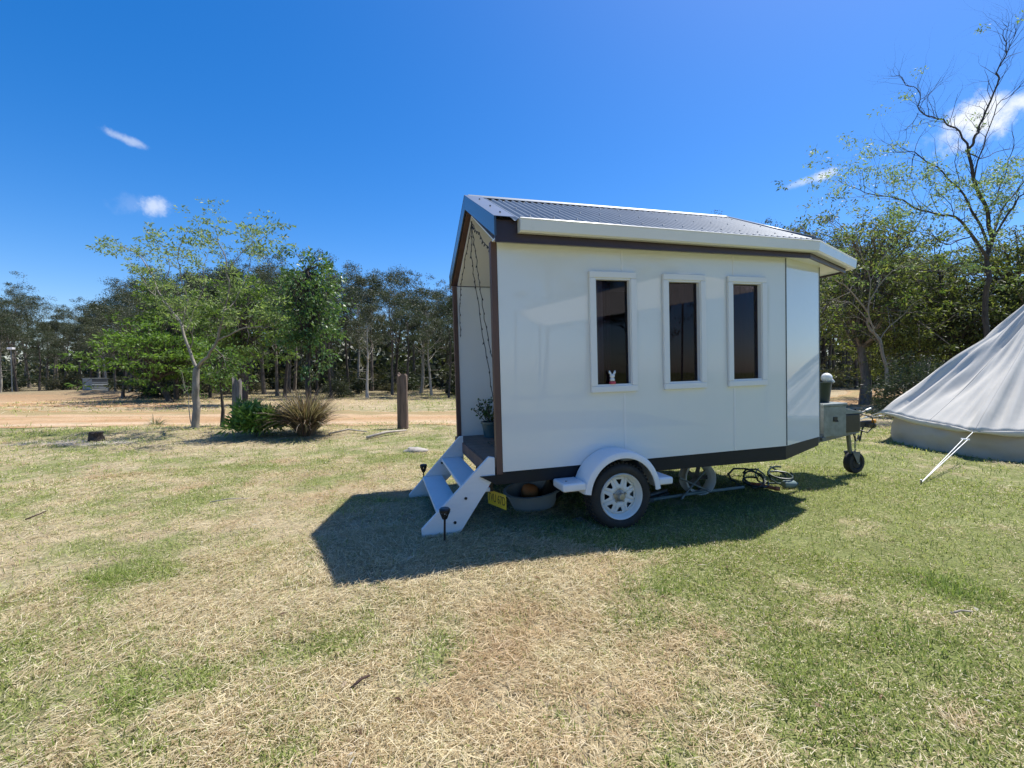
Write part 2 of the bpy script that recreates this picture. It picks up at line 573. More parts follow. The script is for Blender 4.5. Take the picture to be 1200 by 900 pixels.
def soil_colour(x, y):
    d = np.clip(dryness(x, y), 0, 1)
    c = lerp((.17, .185, .070), (.345, .285, .18), sstep(.1, .75, d))
    fine = fbm(x * 3.1, y * 3.1, 61, 3)
    c = c * (.8 + .4 * fine)[..., None]
    wood = sstep(22, 26, y - .9 * np.maximum(x - 6, 0)) * (.6 + .4 * fine)
    c = lerp(c, np.broadcast_to((.20, .165, .095), c.shape), wood)
    sand = np.exp(-(((x + 9.3) / 1.1) ** 2 + ((y - 9.6) / .35) ** 2)) + .8 * np.exp(-(((x + 11.6) / 1.0) ** 2 + ((y - 9.1) / .25) ** 2))
    sand = np.clip((sand + (fine - .5) * .9 - .25) * 2.2, 0, 1)
    c = lerp(c, np.broadcast_to((.46, .40, .33), c.shape), sand)
    # bare earth rim along the road and the low bank beyond it
    dm = dirt_mask(x, y * 1.0)
    c = lerp(c, np.broadcast_to((.42, .285, .165), c.shape), np.clip(dm, 0, 1) * .8)
    clr = sstep(-4, -10, x) * sstep(16.5, 18, y) * sstep(27, 24, y)
    c = lerp(c, np.broadcast_to((.40, .29, .175), c.shape), np.clip(clr * (.35 + fine * .5), 0, 1))
    bank = np.exp(-(((x + 27) / 9) ** 2 + ((y - 25.5) / 3.4) ** 2))
    c = lerp(c, np.broadcast_to((.36, .22, .12), c.shape), np.clip(bank * .9 + (fine - .62) * 1.6, 0, .8) * (bank > .1))
    return c


xs = axis_pts(-17, 15, .16, -900, 900)
ys = axis_pts(0, 27, .15, -700, 1500)
GX, GY = np.meshgrid(xs, ys)
gx, gy = GX.ravel(), GY.ravel()
gz = gh(gx, gy)
me = np_mesh('ground', np.stack([gx, gy, gz], 1), [grid_faces(len(xs), len(ys))], M['ground_soil'], soil_colour(gx, gy), True)
tag(link('ground', me), 'dry lawn ground running back to the woodland', 'ground', kind='structure')


def strip(name, label, mid, half, x0, x1, step, across, seed, colf):
    xs = np.arange(x0, x1, step); n = len(xs)
    ts = np.linspace(-1, 1, across)
    V = []; C = []
    e0 = (fbm(xs * .45, xs * 0 + 1.5, seed, 5) - .5) * 1.8 + (fbm(xs * 2.3, xs * 0 + 4, seed + 2, 3) - .5) * .55
    e1 = (fbm(xs * .45, xs * 0 + 7.5, seed + 5, 5) - .5) * 1.8 + (fbm(xs * 2.3, xs * 0 + 9, seed + 9, 3) - .5) * .55
    m = mid(xs); h = half(xs)
    for t in ts:
        y = m + t * h + np.where(t > 0, t * e1, t * -e0)
        z = gh(xs, y) + .012
        V.append(np.stack([xs, y, z], 1)); C.append(colf(xs, y, t))
    me = np_mesh(name, np.concatenate(V), [grid_faces(n, across)], M['ground_soil'], np.concatenate(C), True)
    return tag(link(name, me), label, 'dirt road', kind='structure')


def road_col(x, y, t):
    f = fbm(x * .5, y * 2.2, 71, 4)
    g = fbm(x * 1.2, y * 3.0, 77, 3)
    c = lerp((.37, .225, .115), (.44, .30, .175), sstep(.35, .7, f))
    tr = math.exp(-((t + .72) / .13) ** 2) + .6 * math.exp(-((t - .25) / .14) ** 2)
    c = lerp(c, np.broadcast_to((.52, .40, .275), c.shape), np.clip(tr * (.55 + g * .6), 0, 1))
    gr = np.clip((math.exp(-((t - .68) / .3) ** 2) * 1.5 + (g - .62) * 2.4), 0, .85)
    return lerp(c, np.broadcast_to((.27, .22, .11), c.shape), gr)


strip('dirt_road', 'orange dirt road with pale wheel tracks crossing behind the lawn', road_mid, lambda x: 2.2 + .022 * np.maximum(x, 0) + .7 * sstep(-6, -15, x), -60, 34, .22, 26, 81, road_col)
strip('dirt_track', 'narrow orange dirt track forking off towards the woodland', lambda x: 21.6 - .16 * (x + 24) + 0 * x, lambda x: 1.5 * sstep(-8, -22, x) + .05, -48, -8.5, .22, 12, 91,
      lambda x, y, t: lerp((.38, .22, .11), (.45, .31, .19), sstep(.35, .7, fbm(x * .5, y * 2, 95, 4))))

# ------------------------------------------------------------------ grass blades
GREENS = np.array([(.300, .350, .100), (.250, .300, .080), (.165, .215, .048), (.45, .455, .190), (.36, .39, .135)])
STRAWS = np.array([(.71, .615, .42), (.64, .545, .35), (.55, .445, .275), (.77, .68, .50), (.40, .295, .175)])


def blades(n, r0, r1, half_ang, apex=(0, -.9), scale=1.0, seed=0, keep=None):
    rg = np.random.default_rng(seed)
    r = np.sqrt(rg.random(n) * (r1 * r1 - r0 * r0) + r0 * r0)
    an = (rg.random(n) * 2 - 1) * half_ang
    x = apex[0] + r * np.sin(an); y = apex[1] + r * np.cos(an)
    # clumping
    cl = fbm(x * 6, y * 6, 201 + seed, 2)
    k = rg.random(n) < (.35 + 1.3 * np.clip(cl - .25, 0, 1))
    dm = dirt_mask(x, y)
    k &= rg.random(n) > dm * .96
    if keep is not None: k &= keep(x, y, rg)
    x, y = x[k], y[k]; n = len(x)
    dry = dryness(x, y)
    straw = rg.random(n) < .24 + .70 * sstep(-.1, 1.0, dry + (rg.random(n) - .5) * .4)
    col = np.where(straw[:, None], STRAWS[rg.integers(0, 5, n)], GREENS[rg.integers(0, 5, n)])
    brown = np.clip((fbm(x * 1.5, y * 1.5, 511, 4) - .52) * 3.2, 0, 1) * sstep(.25, .6, dry)
    col = lerp(col, col * np.array([.80, .66, .58]), brown * straw)
    col = col * (.74 + .50 * rg.random(n))[:, None]
    tuft = np.zeros(n)
    for (px, py, rr, a) in TUFTS:
        tuft += a * np.exp(-((x - px) ** 2 + (y - py) ** 2) / (rr * .8) ** 2)
    tuft = np.clip(tuft, 0, 1) * ~straw
    col = lerp(col, col * np.array([.62, .80, .5]), tuft)
    ln = np.where(straw, .03 + .085 * rg.random(n) ** 2.2, .028 + .042 * rg.random(n)) * scale * (1 + tuft * 1.1)
    ln = ln * np.where(straw, .5 + .5 * sstep(.15, .65, dry), 1)
    wd = np.where(straw, .0021 + .0016 * rg.random(n), .0027 + .0026 * rg.random(n)) * scale
    dist = np.hypot(x, y)
    wd = wd * np.maximum(1, dist / 5.5) ** .8
    ln = ln * np.maximum(1, dist / 9) ** .35
    el = np.where(straw, np.radians(1 + 24 * rg.random(n) ** 2.2), np.radians(12 + 58 * rg.random(n)))
    # matted straw combed one way, locally turning
    comb = (fbm(x * .8, y * .8, 301, 3) - .5) * 9
    az = np.where(straw, comb + rg.normal(0, 1.0, n), rg.random(n) * 2 * PI)
    d = np.stack([np.cos(az) * np.cos(el), np.sin(az) * np.cos(el), np.sin(el)], 1)
    sd = np.stack([-np.sin(az), np.cos(az), (rg.random(n) - .5) * .9], 1)
    sd /= np.linalg.norm(sd, axis=1)[:, None]
    z = gh(x, y) + np.where(straw, .002 + .022 * rg.random(n), -.004)
    b = np.stack([x, y, z], 1)
    mid = b + d * (ln * .55)[:, None]
    droop = np.where(straw, .18, .28) * ln
    tip = b + d * ln[:, None]
    tip[:, 2] -= droop * rg.random(n)
    tip += sd * (ln * .25 * (rg.random(n) - .5))[:, None]
    tip[:, 2] = np.maximum(tip[:, 2], gh(tip[:, 0], tip[:, 1]) + .003)
    h = (wd / 2)[:, None]
    V = np.stack([b - sd * h, b + sd * h, mid + sd * h * .9, mid - sd * h * .9, tip], 1)
    return V, col


parts_ = [blades(340000, 1.9, 5.2, R(50), seed=1),
          blades(250000, 5.0, 9.5, R(52), scale=1.1, seed=2),
          blades(170000, 9.2, 17, R(54), scale=1.35, seed=3),
          blades(60000, 16, 34, R(54), scale=2.0, seed=4)]
VV = np.concatenate([p[0] for p in parts_]); CC = np.concatenate([p[1] for p in parts_])
n = len(VV); base = (np.arange(n) * 5)[:, None]
me = np_mesh('grass', VV.reshape(-1, 3), [base + np.array([[0, 1, 2, 3]]), base + np.array([[3, 2, 4]])], M['grass_blade'], np.repeat(CC, 5, axis=0))
tag(link('grass', me), 'short lawn grass, matted straw at the left and green at the right', 'grass', kind='stuff')


# dead leaves and bark flakes lying in the lawn
rg = np.random.default_rng(91)
n = 2600
r = np.sqrt(rg.random(n) * (15 ** 2 - 1.9 ** 2) + 1.9 ** 2); an = (rg.random(n) * 2 - 1) * R(52)
lx, ly = r * np.sin(an), -.9 + r * np.cos(an)
k = rg.random(n) < .25 + .75 * sstep(.5, .62, fbm(lx * .9, ly * .9, 401, 3)); lx, ly = lx[k], ly[k]; n = len(lx)
az = rg.random(n) * 2 * PI; ln = .022 + .05 * rg.random(n) ** 2; wd = ln * (.18 + .2 * rg.random(n))
d = np.stack([np.cos(az), np.sin(az), rg.normal(0, .25, n)], 1); sd = np.stack([-np.sin(az), np.cos(az), rg.normal(0, .35, n)], 1)
c = np.stack([lx, ly, gh(lx, ly) + .018 + .012 * rg.random(n)], 1)
V = np.stack([c, c + d * (ln * .5)[:, None] + sd * (wd / 2)[:, None] + np.array([0, 0, .006]), c + d * ln[:, None], c + d * (ln * .5)[:, None] - sd * (wd / 2)[:, None] + np.array([0, 0, .006])], 1)
pal = np.array([(.20, .12, .07), (.30, .21, .13), (.12, .075, .05), (.42, .33, .24), (.50, .46, .40)])
me = np_mesh('leaf_litter', V.reshape(-1, 3), [np.arange(4 * n).reshape(-1, 4)], M['grass_blade'], np.repeat(pal[rg.integers(0, 5, n)], 4, axis=0))
tag(link('leaf_litter', me), 'dead gum leaves and bark flakes scattered over the lawn', 'leaf litter', kind='stuff')

# ================================================================== TINY HOUSE ON A TRAILER
U = Vector((0.96012, 0.27816, 0.02828)); Wv = Vector((-0.02717, -0.00787, 0.9996)); Vv = Wv.cross(U)
U = U.normalized(); Vv = Vv.normalized(); Wv = U.cross(Vv).normalized()
A = Vector((-0.0904, 4.0084, 0.6106))
ZO = .62                                   # wall foot above the trailer's own ground line
house = thing('tiny_house', 'white tiny house on a single-axle trailer with grey corrugated roof', 'tiny house')
HM = Matrix((U, Vv, Wv)).transposed().to_4x4()
HM.translation = A - Wv * ZO
house.matrix_world = HM


def HP(u, v, w):
    return HM @ Vector((u, v, w + ZO))


def HB():
    return MB((0, 0, ZO))


LEN, NA, NB, WID, HT = 3.194, .845, .318, 2.20, 2.02
RIDGE_W, EAVE_W, EAVE_V = 2.80, 2.165, -.17

WINS = [(.879, 1.368), (1.664, 2.155), (2.427, 2.915)]
WW0, WW1, FB = .669, 1.80, .060


def wall_panel(us, ws, holes, v0, v1, flip=False):
    """slab between v0 and v1 with rectangular holes; us, ws the grid lines"""
    b = HB()

    def hole(i, j):
        uc, wc = (us[i] + us[i + 1]) / 2, (ws[j] + ws[j + 1]) / 2
        return any(h[0] < uc < h[1] and h[2] < wc < h[3] for h in holes)
    nu, nw = len(us) - 1, len(ws) - 1
    idx = {}

    def vid(i, j, k):
        if (i, j, k) not in idx:
            idx[(i, j, k)] = len(idx)
            vs.append((us[i], (v0, v1)[k], ws[j]))
        return idx[(i, j, k)]
    vs = []; fs = []
    for i in range(nu):
        for j in range(nw):
            if hole(i, j): continue
            fs.append((vid(i, j, 0), vid(i + 1, j, 0), vid(i + 1, j + 1, 0), vid(i, j + 1, 0)))
            fs.append((vid(i, j, 1), vid(i, j + 1, 1), vid(i + 1, j + 1, 1), vid(i + 1, j, 1)))
            for di, dj, a, c in ((-1, 0, (i, j), (i, j + 1)), (1, 0, (i + 1, j + 1), (i + 1, j)), (0, -1, (i + 1, j), (i, j)), (0, 1, (i, j + 1), (i + 1, j + 1))):
                ii, jj = i + di, j + dj
                if ii < 0 or jj < 0 or ii >= nu or jj >= nw or hole(ii, jj):
                    fs.append((vid(*a, 0), vid(*a, 1), vid(*c, 1), vid(*c, 0)))
    return b.add(vs, fs)


def side_wall(v0, v1):
    us = [0.012]; holes = []
    for a, c in WINS:
        us += [a + FB, c - FB]; holes.append((a + FB, c - FB, WW0 + FB, WW1 - FB))
    us += [LEN]
    return wall_panel(us, [0, WW0 + FB, WW1 - FB, HT], holes, v0, v1)


side_wall(0, .05).build('side_wall', 'white_panel', house)
side_wall(WID - .05, WID).build('side_wall', 'white_panel', house)
# nose: two angled panels and a flat front
P0, P1, P2, P3 = (LEN, 0), (LEN + NA, NB), (LEN + NA, WID - NB), (LEN, WID)


def panel_between(p, q, t, name, m, w0=0, w1=HT):
    d = Vector((q[0] - p[0], q[1] - p[1])).normalized(); nrm = Vector((-d.y, d.x)) * t
    HB().prism([(p[0], p[1], w0), (q[0], q[1], w0), (q[0] + nrm.x, q[1] + nrm.y, w0), (p[0] + nrm.x, p[1] + nrm.y, w0)], (0, 0, w1 - w0)).build(name, m, house)


e = .003
panel_between((P0[0] + e, P0[1] + .001), P1, .05, 'nose_panel', 'white_panel')
panel_between((P1[0] + .001, P1[1] + e), (P2[0] + .001, P2[1] - e), .05, 'front_wall', 'white_panel')
panel_between(P2, (P3[0] + e, P3[1] - .001), .05, 'nose_panel', 'white_panel')
# joint strips between the wall sheets
for (uu, wlo, whi) in [(1.235, 0.01, WW0 - .015), (1.235, WW1 + .015, HT - .01), (2.514, 0.01, WW0 - .015), (2.514, WW1 + .015, HT - .01)]:
    HB().box(uu - .011, uu + .011, -.004, .001, wlo, whi).build('joint_strip', 'white_trim', house, bevel=.0015)
HB().tube([(LEN + .002, -.001, .004), (LEN + .002, -.001, HT - .004)], .007, 6).build('corner_trim', 'galv_dark', house)
HB().tube([(P1[0] + .002, P1[1] + .001, .004), (P1[0] + .002, P1[1] + .001, HT - .004)], .008, 6).build('corner_trim', 'galv_dark', house)

# porch partition with a door, floor, ceiling linings
HB().box(1.0, 1.05, .052, .62, .03, 2.0).box(1.0, 1.05, 1.48, WID - .052, .03, 2.0).box(1.0, 1.05, .622, 1.478, 1.97, 2.0).build('porch_wall', 'lining', house)
HB().prism([(1.0, .055, 2.003), (1.0, WID - .055, 2.003), (1.0, 1.1, 2.66)], (.05, 0, 0)).build('gable_panel', 'lining', house)
door = HB().box(1.01, 1.045, .625, 1.475, .035, 1.965).build('door', 'white_paint', house, bevel=.004)
HB().box(.995, 1.008, .72, 1.38, 1.0, 1.85).build('door_panel', 'window_glass', door)
HB().tube([(1.0, .70, 1.0), (.95, .70, 1.0), (.95, .82, 1.0)], .011).build('handle', 'hub_metal', door)
HB().box(1.053, LEN, .052, WID - .052, .0, .03).build('floor', 'deck_timber', house)
dk = HB()
for k in range(11):
    v = .08 + k * .186
    dk.box(-.045, .998, v, v + .18, .0, .032)
dk.build('porch_deck', 'deck_timber', house, bevel=.004)
HB().box(-.075, -.047, .05, 2.17, -.10, .028).build('deck_edge', 'brown_timber', house, bevel=.003)
for sgn in (0, 1):
    f = (lambda v: v) if not sgn else (lambda v: WID - v)
    HB().prism([(.02, f(.06), 2.03), (.02, f(1.098), 2.60), (.02, f(1.098), 2.615), (.02, f(.06), 2.045)], (LEN - .05, 0, 0)).build('ceiling_lining', 'lining', house)
# room behind the windows
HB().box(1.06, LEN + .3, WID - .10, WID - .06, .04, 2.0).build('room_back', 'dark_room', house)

# corner posts and end framing
for v0, v1 in ((-.004, .062), (WID - .062, WID + .004)):
    HB().box(-.045, .009, v0, v1, -.02, 2.03).build('post', 'brown_timber', house, bevel=.004)
for f in (lambda v: v, lambda v: WID - v):
    HB().prism([(-.028, f(-.10), 2.06), (-.028, f(1.1), 2.675), (-.028, f(1.1), 2.76), (-.028, f(-.10), 2.15)], (.07, 0, 0)).build('rafter', 'brown_timber', house)
# chassis
ch = HB()
for v0 in (.012, WID - .062):
    ch.prism([(-.06, v0, -.006), (LEN, v0, -.006), (LEN, v0, -.155), (-.06, v0, -.112)], (0, .05, 0))
ch.box(-.06, -.01, .064, WID - .064, -.112, -.012)
for uu in (.7, 1.5, 2.3, 3.0):
    ch.box(uu, uu + .05, .064, WID - .064, -.12, -.012)
ch.prism([(LEN + .002, .014, -.006), (P1[0], P1[1] + .012, -.006), (P1[0], P1[1] + .012, -.11), (LEN + .002, .014, -.155)], (.012, .05, 0))
ch.prism([(LEN + .002, WID - .064, -.006), (P1[0], P2[1] - .062, -.006), (P1[0], P2[1] - .062, -.11), (LEN + .002, WID - .064, -.155)], (.012, .05, 0))
ch.build('chassis', 'chassis_steel', house, bevel=.004)
HB().box(.2, 3.15, WID - .03, WID - .012, -.60, -.16).build('added_dark_board', 'black_metal', house)  # added black board hiding sunlit lawn, to darken the gap under the floor
HB().prism([(-.20, -.02, -.02), (-.06, -.02, -.02), (-.06, -.02, -.10)], (0, .05, 0)).build('bracket', 'chassis_steel', house)
db = HB()
APEX = (5.62, 1.1, -.10)
db.beam((2.6, .16, -.13), (APEX[0], 1.05, APEX[2] + .0), .06, .10)
db.beam((2.6, WID - .16, -.13), (APEX[0], 1.15, APEX[2] + .0), .06, .10)
db.box(4.5, 4.56, .66, 1.54, -.145, -.095)
db.build('drawbar', 'galv_dark', house, bevel=.004)

# roof ---------------------------------------------------------------
UR0, UR1 = -.03, 3.40


def corrugated(f):
    us = np.arange(.095, UR1 + .001, .076 / 10)
    vs = []; fs = []
    for k, uu in enumerate(us):
        a = .0125 * math.cos(2 * PI * (uu - .095) / .076)
        for v, w_ in ((EAVE_V, EAVE_W), (1.095, RIDGE_W)):
            vs.append((uu, f(v), w_ + .01 + a))
    for k in range(len(us) - 1):
        q = (2 * k, 2 * k + 2, 2 * k + 3, 2 * k + 1)
        fs.append(q)
    return HB().add(vs, fs)


NEAR = lambda v: v
FAR = lambda v: WID - v
slope = (RIDGE_W - EAVE_W) / (1.1 - EAVE_V)


def roof_w(v):
    return EAVE_W + (v - EAVE_V) * slope


for f in (NEAR, FAR):
    sc = corrugated(f)
    # screws in rows
    for v in (.0, .42, .86):
        for k in range(0, 43, 3):
            uu = .095 + .076 * k
            sc.lathe((uu, f(v), roof_w(v) + .019), (0, 0, 1), [(.009, 0), (.008, .008), (0, .009)], 6)
    sc.build('roof_sheet', 'roof_steel', house, smooth=True)
# front hips
N0, N1 = (3.40, -.17), (4.70, .42)
hp = HB()
for f in (NEAR, FAR):
    hp.add([(UR1, f(1.1), RIDGE_W), (N0[0], f(N0[1]), EAVE_W), (N1[0], f(N1[1]), EAVE_W - .01)], [(0, 1, 2)])
hp.add([(UR1, 1.1, RIDGE_W), (N1[0], N1[1], EAVE_W - .01), (N1[0], WID - N1[1], EAVE_W - .01)], [(0, 1, 2)])
hp.build('hip_roof', 'roof_steel', house, solid=.01)
hc = HB()
for f in (NEAR, FAR):
    hc.tube([(UR1 + .005, f(1.1), RIDGE_W + .012), (N0[0] + .005, f(N0[1]), EAVE_W + .016)], .024, 8)
    hc.tube([(UR1, f(1.1), RIDGE_W + .01), (N1[0], f(N1[1]), EAVE_W + .005)], .022, 8)
hc.build('hip_capping', 'roof_steel', house, smooth=True)
rc = HB()
rp = [(1.1 - .075, roof_w(1.025) + .028), (1.1 - .03, roof_w(1.07) + .03), (1.1, RIDGE_W + .040), (1.1 + .03, roof_w(1.07) + .03), (1.1 + .075, roof_w(1.025) + .028)]
rc.add([(u_, v, w_) for u_ in (UR0 + .02, UR1 + .02) for v, w_ in rp], [(i, i + 5, i + 6, i + 1) for i in range(4)])
rc.build('ridge_capping', 'roof_steel', house, solid=.003)
for f in (NEAR, FAR):
    # barge: face board and its folded top
    b = HB().prism([(-.052, f(EAVE_V - .01), roof_w(EAVE_V - .01) + .03), (-.052, f(1.1), RIDGE_W + .03), (-.052, f(1.1), RIDGE_W - .125), (-.052, f(EAVE_V - .01), roof_w(EAVE_V - .01) - .135)], (.018, 0, 0))
    bo = b.build('barge_board', 'barge_steel', house, bevel=.003)
    t = HB().prism([(-.054, f(EAVE_V - .012), roof_w(EAVE_V - .012) + .034), (-.054, f(1.1), RIDGE_W + .034), (-.054, f(1.1), RIDGE_W + .030), (-.054, f(EAVE_V - .012), roof_w(EAVE_V - .012) + .030)], (.185, 0, 0))
    for v in (.0, .35, .8):
        t.lathe((.05, f(v), roof_w(v) + .035), (0, 0, 1), [(.009, 0), (.008, .009), (0, .01)], 6)
    t.build('barge_flashing', 'flashing_steel', bo)
# fascia, soffit, gutter: near side, nose and far side
FV = -.125
for f, s_ in ((NEAR, 1), (FAR, -1)):
    HB().prism([(-.032, f(FV), 1.995), (3.385, f(FV), 1.995), (3.385, f(FV), 2.181), (-.032, f(FV), 2.181)], (0, .02 * s_, 0)).build('fascia', 'dark_fascia', house)
    HB().prism([(-.03, f(FV + .022), 2.022), (LEN, f(FV + .022), 2.022), (LEN, f(-.001), 2.022), (-.03, f(-.001), 2.022)], (0, 0, .012)).build('soffit', 'white_trim', house)
NP = [(3.39, FV), (4.63, .450), (4.63, WID - .450), (3.39, WID - FV)]
for p, q in zip(NP[:-1], NP[1:]):
    panel_between(p, q, .02, 'fascia', 'dark_fascia', 1.997, 2.143)
HB().prism([(LEN + .002, FV + .024, 2.02), (3.39, FV + .024, 2.02), (4.605, .465, 2.02), (4.605, WID - .465, 2.02), (3.39, WID - FV - .024, 2.02), (LEN + .002, WID - FV - .024, 2.02)], (0, 0, .012)).build('soffit', 'white_trim', house)


def gutter():
    """quad gutter swept along the eaves, mitred at the nose; it falls a little to the front"""
    path = [(.165, FV - .003), (3.392, FV - .003), (4.642, .443), (4.642, WID - .443), (3.392, WID - FV + .003), (.165, WID - FV + .003)]
    fall = [0, -.025, -.03, -.03, -.025, 0]
    prof = [(0, 0.008), (.0, -.105), (.062, -.110), (.082, -.098), (.090, -.012), (.094, .0), (.089, .007), (.080, .002), (.078, -.012), (.074, -.094), (.060, -.102), (.005, -.098), (.004, .008)]
    vs = []; n = len(path)
    for i, p in enumerate(path):
        d0 = Vector((path[i][0] - path[i - 1][0], path[i][1] - path[i - 1][1])) if i else None
        d1 = Vector((path[i + 1][0] - p[0], path[i + 1][1] - p[1])) if i < n - 1 else None
        d0 = d0.normalized() if d0 else d1.normalized(); d1 = d1.normalized() if d1 else d0
        n0, n1 = Vector((d0.y, -d0.x)), Vector((d1.y, -d1.x))
        m = (n0 + n1).normalized(); k = 1 / max(.3, m.dot(n0))
        for o, z in prof:
            vs.append((p[0] + m.x * o * k, p[1] + m.y * o * k, 2.176 + z + fall[i]))
    P = len(prof)
    fs = [(i * P + j, (i + 1) * P + j, (i + 1) * P + (j + 1) % P, i * P + (j + 1) % P) for i in range(n - 1) for j in range(P)]
    cap = [0, 1, 2, 3, 4, 5]
    fs += [tuple(cap)[::-1], tuple((n - 1) * P + c for c in cap)]
    return HB().add(vs, fs)


gutter().build('gutter', 'gutter_paint', house)

# windows --------------------------------------------------------------
for side in (0, 1):
    f = (lambda v: v) if side == 0 else (lambda v: WID - v)
    for wi, (a, c) in enumerate(WINS):
        fr = HB()
        o, i_ = (a, c, WW0, WW1), (a + FB, c - FB, WW0 + FB, WW1 - FB)

        def bx(u0, u1, w0, w1, d0=-.032, d1=-.001, fr=fr):
            y0, y1 = sorted((f(d0), f(d1)))
            fr.box(u0, u1, y0, y1, w0, w1)
        bx(o[0], o[1], i_[3], o[3]); bx(o[0], o[1], o[2], i_[2])
        bx(o[0], i_[0], i_[2] + .0005, i_[3] - .0005); bx(i_[1], o[1], i_[2] + .0005, i_[3] - .0005)
        wo = fr.build('window', 'white_trim', house, bevel=.006)
        rv = HB()

        def rx(u0, u1, w0, w1, rv=rv):
            y0, y1 = sorted((f(-.02), f(.060)))
            rv.box(u0, u1, y0, y1, w0, w1)
        rx(i_[0] + .0005, i_[0] + .009, i_[2] + .016, i_[3] - .016); rx(i_[1] - .009, i_[1] - .0005, i_[2] + .016, i_[3] - .016)
        rx(i_[0] + .0005, i_[1] - .0005, i_[2] + .0005, i_[2] + .015); rx(i_[0] + .0005, i_[1] - .0005, i_[3] - .015, i_[3] - .0005)
        rv.build('frame', 'white_trim', wo)
        gl = HB(); y0, y1 = sorted((f(.026), f(.030)))
        gl.box(i_[0] + .009, i_[1] - .009, y0, y1, i_[2] + .015, i_[3] - .015)
        gl.build('pane', 'window_glass', wo)
        if side == 0:
            cu = HB(); n = 40; u0, u1 = i_[0] - .04, (i_[0] + .21, i_[1] + .03, i_[1] + .03)[wi]
            vs = []
            for k in range(n + 1):
                t = k / n; uu = u0 + (u1 - u0) * t
                vv = .115 + .016 * math.sin(t * (26 if wi else 17) + wi) + .006 * math.sin(t * 61)
                vs += [(uu, vv, .60), (uu + .01 * math.sin(t * 9), vv, 1.9)]
            cu.add(vs, [(2 * k, 2 * k + 2, 2 * k + 3, 2 * k + 1) for k in range(n)])
            cu.build('curtain', 'curtain_cloth', wo, smooth=True)

# mudguards and wheels ----------------------------------------------------
HUB_U, HUB_W, TYR = 1.067, -.276, .304


def wheel(f, s_):
    wr = HB(); c = (HUB_U, f(-.125), HUB_W); ax = (0, -s_, 0)
    t = [(.214, -.085), (.228, -.096), (.258, -.100), (.284, -.093), (.298, -.076), (TYR, -.04), (TYR, .04), (.298, .076), (.284, .093), (.258, .100), (.228, .096), (.214, .085)]
    tyre = HB().lathe(c, ax, t, 56, closed=True)
    wo = HB().lathe(c, ax, [(.0, -.05), (.16, -.05), (.20, -.085), (.214, -.083), (.216, .083), (.208, .097), (.199, .090), (.193, .058), (.184, .036), (.176, .030)], 48).build('wheel', 'rim_paint', house, smooth=True, angle=50)
    tyre.build('tyre', 'tyre_rubber', wo, smooth=True, angle=50)
    # treads
    tr = HB()
    for k in range(48):
        an = 2 * PI * k / 48
        for sgn in (-1, 1):
            d = Vector((math.cos(an), 0, math.sin(an))); p = Vector(c) + d * (TYR + .001)
            tr.beam(p + Vector((0, .012 * sgn, 0)), p + Vector((0, .072 * sgn, 0)) + Vector((-d.z, 0, d.x)) * .012, .016, .012, d)
    tr.build('tread', 'tyre_rubber', wo)
    # face of the rim with eight wedge holes
    face = HB(); NS = 8; y = f(-.125) - s_ * .030
    rings = [(.045, .012, (-22.5, -15, -5, 5, 15, 22.5)), (.090, .021, (-22.5, -15, -5, 5, 15, 22.5)), (.106, .018, (-22.5, -13, -4, 4, 13, 22.5)),
             (.152, .006, (-22.5, -17, -11.5, 11.5, 17, 22.5)), (.177, .0, (-22.5, -16, -8, 8, 16, 22.5))]
    for k in range(NS):
        vs = []; fs = []
        for rr, dp, angs in rings:
            for a_ in angs:
                an = R(a_ + 45 * k)
                vs.append((HUB_U + rr * math.cos(an), y - s_ * dp, HUB_W + rr * math.sin(an)))
        for ring in range(4):
            for q in range(5):
                if ring == 2 and q == 2: continue
                fs.append((ring * 6 + q, ring * 6 + q + 1, ring * 6 + q + 7, ring * 6 + q + 6))
        face.add(vs, fs)
    face.build('rim', 'rim_paint', wo, smooth=True, solid=.004)
    hb = HB().lathe((HUB_U, y - s_ * .012, HUB_W), ax, [(0, 0.0), (.052, .0), (.055, .008), (.044, .012), (.040, .02), (.034, .022), (.033, .05), (.027, .058), (0, .060)], 24)
    for k in range(5):
        an = 2 * PI * k / 5 + .3
        hb.lathe((HUB_U + .062 * math.cos(an), y - s_ * .016, HUB_W + .062 * math.sin(an)), ax, [(.009, 0), (.009, .014), (0, .016)], 6)
    hb.build('hub', 'hub_metal', wo, smooth=True, angle=35)
    HB().lathe(c, ax, [(0, -.03), (.15, -.03), (.15, -.02), (0, -.02)], 24).build('brake_drum', 'black_metal', wo)


